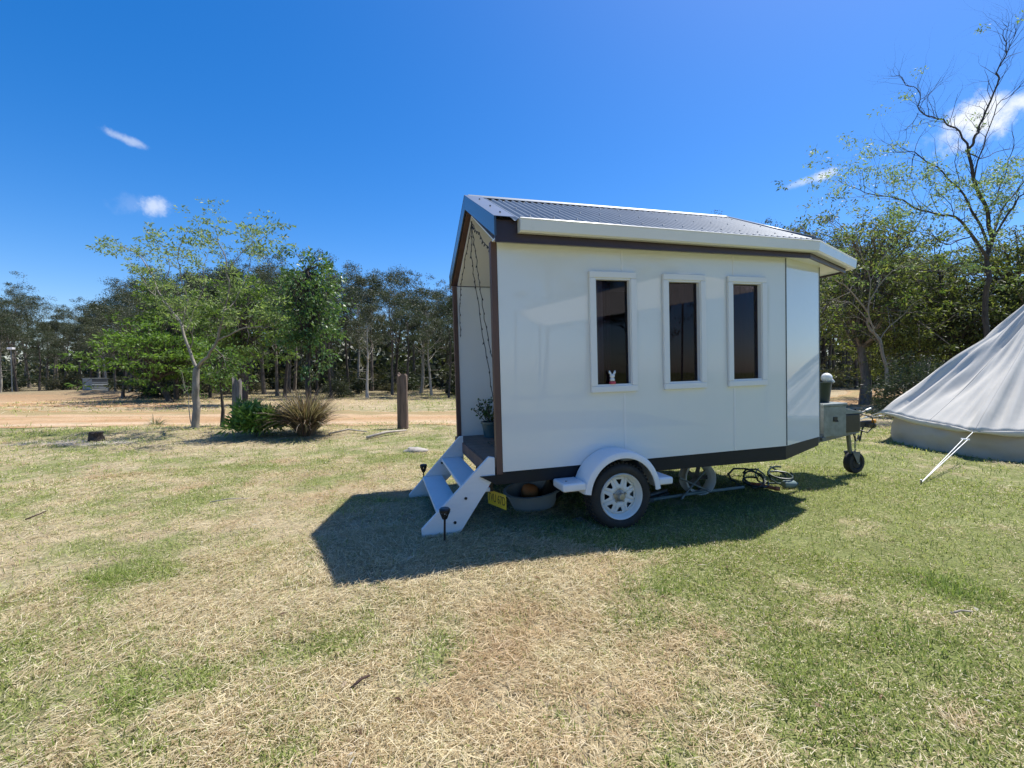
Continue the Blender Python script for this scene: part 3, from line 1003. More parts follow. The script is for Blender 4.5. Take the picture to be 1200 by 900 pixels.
def mudguard(f, s_):
    g = HB()
    RO, V0, V1 = .405, -.004, -.262
    n = 30; a0, a1 = R(173), R(4)
    prof = [(RO - .012, V0), (RO, V0 - .01), (RO, V1 + .035), (RO - .012, V1 + .01), (RO - .035, V1), (RO - .065, V1 + .001), (RO - .068, V1 + .012), (RO - .034, V1 + .014), (RO - .016, V1 + .036), (RO - .016, V0)]
    vs = []
    for k in range(n + 1):
        an = a0 + (a1 - a0) * k / n
        fl = 1.0 - .03 * math.cos(an) ** 2
        for r_, v in prof:
            vs.append((HUB_U + r_ * fl * math.cos(an) * 1.0, f(v), HUB_W + .02 + r_ * math.sin(an)))
    P = len(prof)
    fs = [(k * P + j, (k + 1) * P + j, (k + 1) * P + (j + 1) % P, k * P + (j + 1) % P) for k in range(n) for j in range(P)]
    fs += [tuple(range(P)), tuple(range(n * P, n * P + P))[::-1]]
    g.add(vs, fs)
    go = g.build('mudguard', 'fibreglass', house, smooth=True, angle=40)
    y0, y1 = sorted((f(-.255), f(-.004)))
    HB().box(.478, HUB_U - RO + .035, y0, y1, -.172, -.100).build('step_tab', 'fibreglass', go, bevel=.018, seg=3)
    HB().box(HUB_U + RO - .035, 1.585, y0, y1, -.200, -.132).build('step_tab', 'fibreglass', go, bevel=.018, seg=3)
    HB().lathe((.55, f(-.15), -.101), (0, 0, 1), [(.012, 0), (.010, .006), (0, .007)], 8).build('bolt', 'galv_dark', go)


for f, s_ in ((NEAR, 1), (FAR, -1)):
    wheel(f, s_); mudguard(f, s_)
HB().tube([(HUB_U, .0, HUB_W), (HUB_U, WID, HUB_W)], .03, 10).build('axle', 'black_metal', house)
# tail light and number plate
tl = HB().box(-.060, -.030, .22, .36, -.225, -.135).build('tail_light', 'black_metal', house, bevel=.004)
HB().box(-.074, -.0605, .228, .352, -.217, -.143).build('lens', 'red_lens', tl, bevel=.006)
TLp, BLp, TRp = Vector((-.052, .36, -.235)), Vector((-.055, .36, -.362)), Vector((.030, -.005, -.208))
px_ = (TRp - TLp).normalized(); pn_ = px_.cross((TLp - BLp)).normalized(); py_ = pn_.cross(px_)
PC = (TLp + TRp) / 2 - py_ * .067 + Vector((0, 0, ZO))
PM = Matrix((px_, py_, pn_)).transposed().to_4x4(); PM.translation = PC
pl = MB().box(-.186, .186, -.067, .067, -.002, .002).build('number_plate', 'plate_yellow', house, bevel=.0015)
pl.matrix_local = PM
fc = bpy.data.curves.new('plate_text', 'FONT')
fc.body = 'TVU 67D'; fc.size = .108; fc.align_x = 'CENTER'; fc.align_y = 'CENTER'; fc.extrude = .0012
fo = bpy.data.objects.new('plate_text', fc); COL.objects.link(fo)
bpy.context.view_layer.update()
fm = bpy.data.meshes.new_from_object(fo.evaluated_get(bpy.context.evaluated_depsgraph_get()))
bpy.data.objects.remove(fo); fm.materials.clear(); fm.materials.append(M['plate_ink'])
ft = link('lettering', fm, pl)
ft.matrix_local = Matrix.Translation((0, 0, .0022)) @ Matrix.Diagonal((.84, 1.02, 1, 1))
MB().box(-.03, .03, .03, .075, -.02, -.004).build('bracket', 'black_metal', pl)

# toolbox, coupling, jockey wheel on the drawbar
tb = HB().box(4.57, 4.96, .70, 1.45, -.098, .300).build('toolbox', 'galv_steel', house, bevel=.004)
HB().box(4.558, 4.972, .688, 1.462, .302, .338).build('lid', 'galv_steel', tb, bevel=.006)
HB().box(4.735, 4.80, .692, .702, .10, .16).tube([(4.745, .688, .115), (4.745, .676, .10), (4.79, .676, .10), (4.79, .688, .115)], .005, 6).build('latch', 'black_metal', tb)
bb = HB().box(5.03, 5.36, .80, 1.52, -.09, .17).build('battery_box', 'plastic_black', house, bevel=.02)
HB().prism([(5.01, .78, .172), (5.39, .78, .172), (5.39, .78, .185), (5.01, .78, .26)], (0, .76, 0)).build('lid', 'galv_steel', bb, bevel=.004)
cp = HB().box(5.56, 5.92, 1.06, 1.14, -.08, .0).tube([(5.80, 1.1, -.04), (5.95, 1.1, -.05), (6.02, 1.1, -.08)], [.045, .06, .045], 12)
cp.tube([(5.66, 1.1, .0), (5.70, 1.1, .11), (5.92, 1.1, .16)], .015, 8).tube([(5.60, 1.06, .02), (5.52, 1.03, .14), (5.56, 1.02, .20)], .012, 8)
cp = cp.build('coupling', 'black_metal', house, smooth=True, angle=40)
HB().tube([(5.86, 1.1, .15), (5.96, 1.1, .175)], .022, 8).build('lever', 'galv_steel', cp)
HB().ball((5.93, 1.03, -.0), .035, 8, (1, .8, .9)).build('reflector', 'amber_lens', cp)
cb = HB(); pts = []
for k in range(26):
    t = k / 25
    pts.append((5.36 + .5 * t, 1.02 - .05 * math.sin(6 * t), -.02 - .22 * math.sin(PI * t) + .06 * math.sin(17 * t)))
cb.tube(pts, .010, 6).tube([(5.7, 1.05, .12), (5.85, 1.0, .06), (5.9, 1.0, -.06), (5.8, 1.03, -.16), (5.6, 1.04, -.10)], .009, 6)
cb.build('cable', 'plastic_black', house, smooth=True)
cn_ = HB()
for k in range(11):
    c = Vector((5.60, 1.06, -.16 - k * .032)); ax = (1, 0, 0) if k % 2 else (0, 1, 0)
    cn_.lathe(c, ax, [(.013 + .005 * math.cos(q), .005 * math.sin(q)) for q in np.linspace(0, 2 * PI, 7)[:-1]], 10, closed=True)
cn_.build('safety_chain', 'galv_steel', house, smooth=True)
jw = HB().tube([(5.38, 1.02, .06), (5.50, 1.06, -.42)], .028, 12).tube([(5.50, 1.06, -.42), (5.55, 1.06, -.50)], .02, 10).box(5.40, 5.52, .99, 1.1, -.16, -.10)
jw.prism([(5.48, 1.0, -.42), (5.62, 1.0, -.42), (5.60, 1.0, -.585), (5.565, 1.0, -.585)], (0, .008, 0)).prism([(5.48, 1.135, -.42), (5.62, 1.135, -.42), (5.60, 1.135, -.585), (5.565, 1.135, -.585)], (0, .008, 0))
jo = jw.build('jockey_wheel', 'galv_dark', house, smooth=True, angle=40)
HB().lathe((5.585, 1.068, -.585), (0, -1, 0), [(.02, -.05), (.075, -.045), (.085, -.035), (.10, -.055), (.145, -.05), (.158, -.03), (.158, .03), (.145, .05), (.10, .055), (.085, .035), (.075, .045), (.02, .05)], 32, closed=True).build('tyre', 'tyre_rubber', jo, smooth=True, angle=35)
HB().tube([(5.585, .99, -.585), (5.585, 1.15, -.585)], .014, 8).build('axle', 'galv_steel', jo)


# ================================================================== STEPS AND SMALL THINGS
def tl_obj(mb, name, material, label, cat, group=None, **k):
    o = mb.build(name, material, None, **k)
    return tag(o, label, cat, group)


def house_frame_thing(name, label, cat, u, v, wgt=-ZO, group=None):
    """an Empty whose axes follow the trailer, standing at (u, v, w)"""
    o = thing(name, label, cat, group=group)
    m = HM.copy(); m.translation = HP(u, v, wgt)
    o.matrix_world = m
    return o


st = house_frame_thing('porch_steps', 'white timber porch steps with two treads at the rear of the tiny house', 'steps', 0, 0)
GW = -.585 + ZO


def sc_(u, w_): return (u, w_ + ZO)


for v0 in (.0, 1.60):
    p = [(-.715, -.55), (-.425, -.55), (-.062, -.03), (-.062, .135), (-.112, .145), (-.715, -.43)] if v0 < 1 else [(-.73, -.62), (-.50, -.62), (-.062, -.21), (-.062, .105), (-.105, .105), (-.73, -.55)]
    s_ = MB().prism([(u, v0, w_ + ZO) for u, w_ in p], (0, .042, 0)).build('stringer', 'white_timber', st, bevel=.003)
    for (bu, bw) in ((-.33, -.20), (-.43, -.40)):
        MB().lathe((bu, v0 - .001, bw + ZO), (0, -1, 0), [(.014, 0), (.012, .008), (0, .009)], 8).build('bolt', 'black_metal', s_)
for (u0, u1, w_) in ((-.565, -.33, -.345), (-.335, -.10, -.140)):
    MB().box(u0, u1, .044, 1.598, w_ + ZO - .035, w_ + ZO).build('tread', 'white_timber', st, bevel=.006)


def solar_stake(x, y, h, lab, tilt):
    o = thing('solar_stake_light', lab, 'garden light', (x, y, float(gh(x, y)) - .01), group='solar torch lights beside the steps')
    o.rotation_euler = (R(tilt), R(tilt * .6), 0)
    MB().tube([(0, 0, 0), (0, 0, h * .72)], .009, 8).build('stake', 'black_metal', o)
    hd = MB(); z0 = h * .70
    for k in range(7):
        a = 2 * PI * k / 7
        pts = []
        for q in range(6):
            t = q / 5; an = a + t * 1.0
            r_ = .014 + .026 * t ** .8
            pts.append((r_ * math.cos(an), r_ * math.sin(an), z0 + t * h * .22))
        hd.tube(pts, .006, 5)
        pts = [((.014 + .026 * (q / 5) ** .8) * math.cos(a - q / 5), (.014 + .026 * (q / 5) ** .8) * math.sin(a - q / 5), z0 + q / 5 * h * .22) for q in range(6)]
        hd.tube(pts, .005, 5)
    hd.lathe((0, 0, z0), (0, 0, 1), [(.009, -.01), (.016, 0), (.014, .012), (0, .014)], 10)
    hd.build('lamp_cage', 'black_metal', o)
    MB().lathe((0, 0, z0 + h * .22), (0, 0, 1), [(.0, -.012), (.044, -.01), (.047, .012), (.036, .024), (0, .026)], 16).build('solar_cap', 'plastic_black', o, smooth=True, angle=40)


def gp(px, py, z=0.0):
    d = ray(px, py); t = (z - CAM_H) / d[2]
    p = np.array([0, 0, CAM_H]) + t * d
    return float(p[0]), float(p[1])


solar_stake(-.555, 3.70, .30, 'black solar torch light on a stake in front of the near stringer of the steps', 1)
solar_stake(*gp(497, 572, .03), .34, 'black solar torch light on a stake beyond the far stringer of the steps', -3)


# tub with its contents, under the rear overhang
x, y = gp(626, 600, .02)
tubz = float(gh(x, y)) + .01
tub = MB()
prof = [(0, .0), (.16, .0), (.20, .02), (.265, .20), (.29, .205), (.292, .215), (.262, .218), (.252, .20), (.19, .035), (.15, .018), (0, .018)]
tub.lathe((0, 0, 0), (0, 0, 1), prof, 40)
tub.v = [(a * 1.12, b * .78, c) for a, b, c in tub.v]
to = tl_obj(tub, 'plastic_tub', 'plastic_grey', 'grey plastic tub lying under the tiny house beside the number plate', 'tub', smooth=True, angle=40)
to.location = (x, y, tubz); to.rotation_euler = (R(10), R(-6), R(16))
bsk = MB().lathe((0, 0, 0), (0, 0, 1), [(0, 0), (.055, .0), (.085, .03), (.10, .08), (.085, .13), (.05, .155), (.045, .15), (.07, .125), (0, .10)], 24)
bo = tl_obj(bsk, 'terracotta_pot', 'terracotta', 'orange terracotta pot lying in the grey tub', 'pot', smooth=True, angle=50)
bo.location = (x - .06, y - .02, tubz + .085); bo.rotation_euler = (R(-30), R(15), 0)
bk = MB().lathe((0, 0, 0), (0, 0, 1), [(0, 0), (.085, 0), (.115, .20), (.12, .205), (.112, .206), (.082, .015), (0, .012)], 24)
bo = tl_obj(bk, 'bucket', 'plastic_black', 'black bucket tipped over in the grey tub', 'bucket', smooth=True, angle=50)
bo.location = (x + .12, y + .02, tubz + .09); bo.rotation_euler = (R(25), R(32), R(20))

# spare rim, wheel brace, pipes, hose heap, chocks
x, y = gp(815, 582, .0)
rm = MB().lathe((0, 0, 0), (0, -1, 0), [(.155, -.07), (.185, -.075), (.195, -.085), (.20, -.08), (.175, -.05), (.165, 0), (.178, .05), (.20, .08), (.195, .085), (.165, .055), (.150, 0)], 40, closed=True)
ro = tl_obj(rm, 'spare_rim', 'rim_paint', 'bare white wheel rim standing on edge under the tiny house', 'wheel rim', smooth=True, angle=45)
ro.location = (x + .06, y + .1, .205); ro.rotation_euler = (R(-8), 0, R(8))
disc = MB()
for k in range(5):
    a = 2 * PI * k / 5
    disc.beam((0, .03, 0), (.16 * math.cos(a), .03, .16 * math.sin(a)), .05, .008, (0, 1, 0))
disc.build('spokes', 'black_metal', ro)
lw = MB()
x2, y2 = gp(806, 586, 0)
a_, b_, c_, d_ = [np.array(at_depth(px, py, y2 + dy)) for px, py, dy in ((796, 560, .0), (832, 576, .04), (826, 552, .1), (798, 585, -.05))]
lw.tube([a_, b_], .010, 8).tube([c_, d_], .010, 8)
for e1, e2 in ((a_, b_), (b_, a_), (c_, d_), (d_, c_)):
    q = e1 + (e2 - e1) * .12
    lw.tube([e1, q], .016, 8)
tl_obj(lw, 'wheel_brace', 'galv_steel', 'grey cross wheel brace leaning on the bare rim', 'wheel brace', smooth=True, angle=40)
x3, y3 = gp(752, 590); x4, y4 = gp(782, 581)
tl_obj(MB().tube([(x3, y3 + .05, .05), (x4, y4 + .05, .05)], .028, 12).tube([(x3 + .03, y3 - .03, .03), (x4, y4 - .03, .03)], .02, 10).box(x3 + .05, x3 + .12, y3 - .06, y3 + .1, .0, .075), 'trailer_jack', 'galv_dark',
       'grey trailer jack lying behind the near wheel', 'jack', smooth=True, angle=40)
x3, y3 = gp(765, 590); x4, y4 = gp(871, 575)
tl_obj(MB().tube([(x3, y3, .045), ((x3 + x4) / 2, (y3 + y4) / 2, .055), (x4, y4, .045)], .020, 10), 'plastic_pipe', 'pipe_teal', 'long pale teal pipe lying in the grass under the tiny house', 'pipe', smooth=True, angle=50)
x3, y3 = gp(578, 612); x4, y4 = gp(586, 622)
tl_obj(MB().lathe((0, 0, 0), (1, 0, 0), [(.02, 0), (.026, 0), (.026, .17), (.02, .17)], 14, closed=True), 'pipe_offcut', 'pipe_grey', 'short pale pipe offcut lying behind the steps', 'pipe', smooth=True, angle=40)
bpy.data.objects['pipe_offcut'].location = (x3, y3, .045); bpy.data.objects['pipe_offcut'].rotation_euler = (0, R(8), R(-60))
x, y = gp(893, 570)
hs = MB(); rg = random.Random(4)
for c in range(7):
    cx, cy, rr, ph, tl = rg.uniform(-.25, .25), rg.uniform(-.12, .12), rg.uniform(.11, .22), rg.uniform(0, 6), rg.uniform(.2, 1.1)
    pts = []
    for k in range(22):
        an = ph + k / 21 * 2 * PI * rg.choice([1, .9, .85])
        pts.append((cx + rr * math.cos(an), cy + rr * math.sin(an) * math.cos(tl), max(.02, .06 + c * .012 + rr * .75 * math.sin(an) * math.sin(tl))))
    hs.tube(pts, .012, 7)
ho = tl_obj(hs, 'garden_hose', 'hose_green', 'dark green garden hose heaped under the nose of the tiny house', 'hose', smooth=True, angle=50)
ho.location = (x, y, .02)
x3, y3 = gp(880, 572); x4, y4 = gp(907, 576)
tl_obj(MB().tube([(x3, y3, .06), (x4, y4 - .02, .045)], .022, 10).tube([(x4, y4 - .02, .045), (x4 + .05, y4 - .03, .043)], .027, 10), 'mallet', 'orange_paint', 'orange handled tool lying against the heaped hose', 'tool', smooth=True, angle=40)
x3, y3 = gp(918, 573); x4, y4 = gp(934, 571)
tl_obj(MB().lathe((x3, y3, .06), (1, .2, 0), [(0, 0), (.04, 0), (.05, .02), (.05, .14), (.035, .17), (.015, .19), (.015, .21), (0, .21)], 16), 'plastic_bottle', 'pipe_teal', 'small teal bottle lying beside the heaped hose', 'bottle', smooth=True, angle=40)


def rock(name, r, sc, seed, m, label, cat, loc, rot=0):
    b = MB().ball((0, 0, 0), r, 10, sc)
    b.v = [tuple(Vector(p) * (1 + .28 * mnoise.noise(Vector(p) * (1.4 / r) + Vector((seed, 0, 0))))) for p in b.v]
    o = tl_obj(b, name, m, label, cat, smooth=True, angle=30)
    o.location = loc; o.rotation_euler = (0, 0, rot)
    return o


x, y = gp(684, 619, .03)
wc = MB().prism([(-.11, -.035, 0), (.11, -.035, 0), (.11, -.035, .055), (-.06, -.035, .075), (-.11, -.035, .05)], (0, .075, 0))
wo = tl_obj(wc, 'wheel_chock', 'log_grey', 'grey wooden chock lying in front of the near wheel', 'chock', bevel=.008)
wo.location = (x, y + .02, .035); wo.rotation_euler = (0, R(6), R(-38))
x, y = gp(487, 529, .02)
rock('pale_rock', .15, (1.5, .8, .5), 3, 'stone', 'pale grey rock in the grass beyond the steps', 'rock', (x, y, float(gh(x, y)) + .02))
x, y = gp(113, 516, .02)
b = MB().lathe((0, 0, 0), (0, 0, 1), [(.0, -.1), (.15, -.1), (.14, .03), (.12, .12), (.125, .18), (.09, .20), (.05, .16), (0, .165)], 22)
b.v = [tuple(Vector(p) * (1 + .25 * mnoise.noise(Vector(p) * 7)) + Vector((0, 0, .04 * mnoise.noise(Vector(p) * 22)))) for p in b.v]
o = tl_obj(b, 'tree_stump', 'stump_char', 'small blackened tree stump on a pale sandy patch of lawn', 'stump', smooth=True, angle=30)
o.location = (x, y, float(gh(x, y)))


def log_post(px, py, top_py, dia, m, label, seed, lean):
    x, y = gp(px, py, .02)
    h = (py - top_py) * y / F_PX
    n = 20; vs = []; zs = np.linspace(-.1, h, 14)
    b = MB()
    for i, z in enumerate(zs):
        for k in range(n):
            a = 2 * PI * k / n
            r_ = dia / 2 * (1.06 - .12 * z / h) * (1 + .16 * mnoise.noise(Vector((math.cos(a) * 1.6 + seed, math.sin(a) * 1.6, z * 1.1))) + .05 * mnoise.noise(Vector((math.cos(a) * 5 + seed, math.sin(a) * 5, z * .7))))
            zz = z + (.16 * mnoise.noise(Vector((a * 1.3, seed, 1))) if i == len(zs) - 1 else 0)
            vs.append((r_ * math.cos(a) + lean * z, r_ * math.sin(a), zz))
    fs = [(i * n + k, i * n + (k + 1) % n, (i + 1) * n + (k + 1) % n, (i + 1) * n + k) for i in range(len(zs) - 1) for k in range(n)]
    vs.append((lean * h, 0, h - .03)); fs += [((len(zs) - 1) * n + k, (len(zs) - 1) * n + (k + 1) % n, len(vs) - 1) for k in range(n)]
    b.add(vs, fs)
    o = tl_obj(b, 'log_post', m, label, 'log post', 'log posts along the edge of the lawn', smooth=True, angle=35)
    o.location = (x, y, float(gh(x, y)))


log_post(472, 504, 440, .275, 'log_wood', 'thick brown log post standing alone between the strappy bush and the tiny house', 1, .0)
log_post(278, 505, 449, .225, 'log_grey', 'weathered grey log post between the sapling and the green shrub', 5, .01)


def stick(pts, r_, m, label, name='fallen_stick', cat='stick', group='fallen sticks on the lawn'):
    P = []
    for (px, py, dz) in pts:
        x, y = gp(px, py, .02); P.append((x, y, float(gh(x, y)) + r_ + .01 + dz))
    tl_obj(MB().tube(P, [r_, r_ * .9] + [r_ * .6] * (len(P) - 2), 7), name, m, label, cat, group, smooth=True)


stick([(411, 809, .0), (424, 802, .02), (434, 796, .01)], .008, 'dark_stick', 'short dark stick lying on the straw at the front of the lawn')
stick([(430, 515, 0), (452, 512, .03), (476, 509, .02)], .035, 'dead_wood', 'bleached fallen branch lying beside the brown log post', group=None, name='fallen_branch', cat='branch')
stick([(385, 512, 0), (408, 510, .05), (430, 511, .03)], .022, 'dead_wood', 'thin dead branch lying between the strappy bush and the bleached branch', group=None, name='fallen_branch', cat='branch')
stick([(246, 588, .0), (268, 586, .02), (290, 585, .01)], .007, 'dead_wood', 'thin pale stick lying on the lawn left of the house shadow')
stick([(1114, 718, .0), (1126, 716, .01), (1140, 717, .01)], .007, 'dead_wood', 'pale stick lying by the dark green tuft of grass')
stick([(30, 608, .0), (45, 604, .015), (55, 600, .02)], .008, 'dark_stick', 'short dark stick lying near the left end of the lawn')

# bucket and float ball by the toolbox
bk = house_frame_thing('bin', 'dark green bucket standing on the galvanised toolbox against the nose of the house', 'bucket', 4.85, .98, .339)
MB().lathe((0, 0, 0), (0, 0, 1), [(0, 0), (.105, 0), (.135, .255), (.15, .258), (.152, .275), (.135, .277), (.10, .02), (0, .015)], 28).build('body', 'plastic_green', bk, smooth=True, angle=40)
bl = house_frame_thing('float_ball', 'round white ball resting on the rim of the dark green bucket', 'ball', 4.905, .93, .615)
MB().ball((0, 0, .055), .068, 12).lathe((.03, -.04, .03), (.4, -.6, -1), [(.022, 0), (.022, .05), (.0, .055)], 10).build('ball', 'plastic_white', bl, smooth=True)


# porch: pot plants, doormat, string lights
def pot_plant(u, v, r_, h, m, lab, seed, nst, sp):
    o = house_frame_thing('pot_plant', lab, 'pot plant', u, v, .033, group='pot plants on the porch')
    MB().lathe((0, 0, 0), (0, 0, 1), [(0, 0), (r_ * .72, 0), (r_ * .95, h * .85), (r_ * 1.05, h * .87), (r_ * 1.05, h), (r_ * .93, h), (r_ * .86, h * .85), (0, h * .84)], 28).build('pot', m, o, smooth=True, angle=40)
    MB().lathe((0, 0, 0), (0, 0, 1), [(0, h * .86), (r_ * .85, h * .86)], 20).build('soil', 'soil', o)
    rg = random.Random(seed)
    sm = MB(); V = []; C = []
    for k in range(nst):
        a = rg.uniform(0, 2 * PI); ln = rg.uniform(.5, 1) * sp; out = rg.uniform(.15, .85)
        p = Vector((rg.uniform(-.4, .4) * r_, rg.uniform(-.4, .4) * r_, h * .84)); pts = [p.copy()]
        d = Vector((math.cos(a) * out, math.sin(a) * out, 1)).normalized()
        for q in range(5):
            p = p + d * ln / 5; d = (d + Vector((rg.uniform(-.2, .2), rg.uniform(-.2, .2), -.05 * q * out))).normalized(); pts.append(p.copy())
            if q >= 1:
                for _ in range(4):
                    ld = Vector((rg.uniform(-1, 1), rg.uniform(-1, 1), rg.uniform(-.5, .8))).normalized(); sd = ld.orthogonal().normalized()
                    sd = (sd * math.cos(_) + ld.cross(sd) * math.sin(_))
                    L_ = rg.uniform(.028, .05); c = p + ld * .008
                    V += [c, c + ld * L_ * .5 + sd * L_ * .4, c + ld * L_, c + ld * L_ * .5 - sd * L_ * .4]
                    g = rg.uniform(.7, 1.3); C += [(.05 * g, .10 * g, .035 * g)] * 4
        sm.tube(pts, .004, 5)
    sm.build('stem', 'bark_dark', o)
    V = np.array([tuple(p) for p in V]); f = np.arange(len(V)).reshape(-1, 4)
    link('leaves', np_mesh('leaves', V, [f], M['leaf_glossy'], np.array(C)), o)


pot_plant(.36, 1.90, .125, .20, 'glaze_teal', 'teal pot with a leafy plant in the far corner of the porch', 2, 13, .34)
pot_plant(.66, 1.62, .16, .24, 'glaze_navy', 'larger navy pot with a tall leafy plant behind the near porch post', 8, 17, .46)
dm = house_frame_thing('doormat', 'brown woven doormat on the porch boards', 'doormat', .42, 1.05, .034)
MB().box(-.22, .22, -.38, .38, 0, .018).build('mat', 'mat_fibre', dm, bevel=.005)
sl_ = house_frame_thing('string_lights', 'dark string of fairy lights hanging inside the porch opening from the gable peak', 'string lights', .02, 1.1, 2.55)
stb = MB(); rg = random.Random(5); bulb_at = []
strands = [[(.0, 0, 0), (.01, .12, -.35), (.02, -.05, -.75), (.02, -.45, -1.5), (.03, -.80, -2.1)],
           [(.0, 0, 0), (.0, -.35, -.22), (.0, -.75, -.47), (.0, -1.03, -.72)],
           [(.0, 0, 0), (.0, .45, -.30), (.0, .80, -.55), (.01, 1.0, -.78), (.01, 1.0, -1.2)],
           [(.0, 0, 0), (.02, -.10, -.4), (.03, -.22, -.8), (.02, -.62, -1.45), (.02, -.98, -1.6)]]
for s_ in strands:
    pts = []
    for i in range(len(s_) - 1):
        p, q = Vector(s_[i]), Vector(s_[i + 1])
        for k in range(9):
            t = k / 9
            pts.append(p.lerp(q, t) + Vector((rg.uniform(-.006, .006), rg.uniform(-.008, .008), -.03 * math.sin(PI * t))))
    pts.append(Vector(s_[-1]))
    stb.tube(pts, .0042, 5)
    for k in range(1, len(pts), 2):
        bulb_at.append((pts[k], rg.uniform(-.5, .5), rg.uniform(-.5, .5)))
stb.build('wire', 'black_metal', sl_); 
bulb0 = MB().lathe((0, 0, 0), (0, 0, -1), [(.005, 0), (.007, .012), (.004, .026), (0, .028)], 6).build('bulb', 'plastic_black', sl_)
for k, (p, ra, rb) in enumerate(bulb_at):
    b_ = bulb0 if k == 0 else bulb0.copy()
    if k: COL.objects.link(b_); b_.parent = sl_
    b_.location = p; b_.rotation_euler = (ra, rb, 0)


# small white figurine behind the first pane
fg = house_frame_thing('figurine', 'tiny white eared figurine on a pink base in the window nearest the porch', 'figurine', 1.105, -.008, WW0 + FB + .0155)
MB().lathe((0, 0, 0), (0, 0, 1), [(0, 0), (.030, 0), (.032, .022), (.024, .028), (0, .028)], 20).build('base', 'pink_glaze', fg, smooth=True, angle=40)
fb = MB().lathe((0, 0, 0), (0, 0, 1), [(0, .028), (.022, .029), (.024, .045), (.016, .06), (0, .066)], 16).ball((0, 0, .076), .024, 10, (1.05, 1, .85))
for s_ in (-1, 1):
    fb.tube([(s_ * .012, 0, .088), (s_ * .026, 0, .11), (s_ * .030, 0, .128)], [.010, .012, .004], 8)
fb.build('body', 'plastic_white', fg, smooth=True)

# ================================================================== BELL TENT
TC = np.array([10.45, 8.75]); TR, TH, HEMZ = 2.36, 3.34, .49
tent = thing('bell_tent', 'cream canvas bell tent with low walls pitched on the lawn', 'tent', (TC[0], TC[1], float(gh(*TC))))
GUY = [R(g) for g in (156, 201, 246, 291, 336, 21, 66, 111)]


def gd(th):
    return min(abs((th - g + PI) % (2 * PI) - PI) for g in GUY)


def hem_r(th):
    d = gd(th)
    return TR - .02 + .26 * math.exp(-(d / .10) ** 1.1) + .10 * math.exp(-(d / .30) ** 2)


def hem_z(th):
    d = gd(th)
    far = abs((th - GUY[0] + PI) % (2 * PI) - PI)
    return HEMZ + .05 * math.sin(min(d / .39, 1) * PI / 2) - .02 + .15 * math.exp(-(far / .22) ** 2)


rf = MB(); na, nr = 288, 40
vs = []; fs = []
for i in range(nr + 1):
    t = i / nr
    for k in range(na):
        th = 2 * PI * k / na
        d = gd(th)
        r1, z1 = hem_r(th), hem_z(th)
        r_ = .03 + (r1 - .03) * t
        # straight ridge lines to the guys, sagging panels between, folds running up from each guy
        sagp = .10 * math.sin(PI * min(t, 1) ** .9) * (1 - math.exp(-(d / .22) ** 2))
        z = TH + (z1 - TH) * (t ** .93) - .06 * math.sin(PI * t) - sagp
        fold = math.exp(-(d / .2) ** 2) * .050 * math.sin(d * 62) * sstep(.25, .9, t) * (1 - .8 * sstep(.88, 1, t))
        crease = .085 * (mnoise.noise(Vector((math.cos(th) * 7 + t * 2, math.sin(th) * 7 - t * 2.5, t * 1.4))) + .6 * mnoise.noise(Vector((math.cos(th) * 15, math.sin(th) * 15, t * 3)))) * float(sstep(.05, .3, t)) * (1 - .92 * float(sstep(.55, 1, t)))
        o = fold + crease
        vs.append(((r_ + o * .5) * math.cos(th), (r_ + o * .5) * math.sin(th), float(z + o)))
for i in range(nr):
    for k in range(na):
        fs.append((i * na + k, i * na + (k + 1) % na, (i + 1) * na + (k + 1) % na, (i + 1) * na + k))
rf.add(vs, fs)
roof_vs = vs
rf.build('roof', 'canvas', tent, smooth=True, solid=.004)
for i_s in range(16):
    th = GUY[0] + i_s * PI / 8; k = int(round(th / (2 * PI) * na)) % na
    pts = []
    for i in range(4, nr + 1):
        p = Vector(roof_vs[i * na + k]); pts.append(p + Vector((math.cos(th) * .002, math.sin(th) * .002, .003)))
    MB().tube(pts, .0042, 5).build('seam', 'canvas', tent, smooth=True)
hm = MB(); vs = []; fs = []
for i, (dr, dz) in enumerate(((.006, .012), (.012, -.02), (.004, -.055), (-.012, -.09))):
    for k in range(na):
        th = 2 * PI * k / na
        pz = hem_z(th) + dz * (1 - .75 * math.exp(-(gd(th) / .1) ** 2))
        r_ = hem_r(th) + dr + .008 * mnoise.noise(Vector((math.cos(th) * 18, math.sin(th) * 18, i)))
        vs.append((r_ * math.cos(th), r_ * math.sin(th), pz))
for i in range(3):
    for k in range(na):
        fs.append((i * na + k, i * na + (k + 1) % na, (i + 1) * na + (k + 1) % na, (i + 1) * na + k))
hm.add(vs, fs).build('hem', 'canvas', tent, smooth=True, solid=.006)
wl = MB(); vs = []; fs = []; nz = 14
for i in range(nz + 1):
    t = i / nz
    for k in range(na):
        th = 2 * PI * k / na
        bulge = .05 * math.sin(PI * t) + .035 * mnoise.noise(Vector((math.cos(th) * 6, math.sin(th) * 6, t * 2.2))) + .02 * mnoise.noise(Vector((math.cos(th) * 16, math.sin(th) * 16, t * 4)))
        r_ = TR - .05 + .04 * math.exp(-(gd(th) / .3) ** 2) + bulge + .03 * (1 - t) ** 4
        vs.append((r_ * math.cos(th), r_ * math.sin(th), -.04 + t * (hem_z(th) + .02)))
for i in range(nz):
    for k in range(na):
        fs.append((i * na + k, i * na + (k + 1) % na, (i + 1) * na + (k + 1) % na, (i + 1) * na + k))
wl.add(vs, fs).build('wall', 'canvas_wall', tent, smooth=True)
MB().tube([(0, 0, 0), (0, 0, TH + .06)], .025, 10).lathe((0, 0, TH), (0, 0, 1), [(.10, -.12), (.05, .0), (.03, .07), (0, .08)], 16).build('pole', 'galv_steel', tent)
pk = {1: gp(1080, 566, .02)}
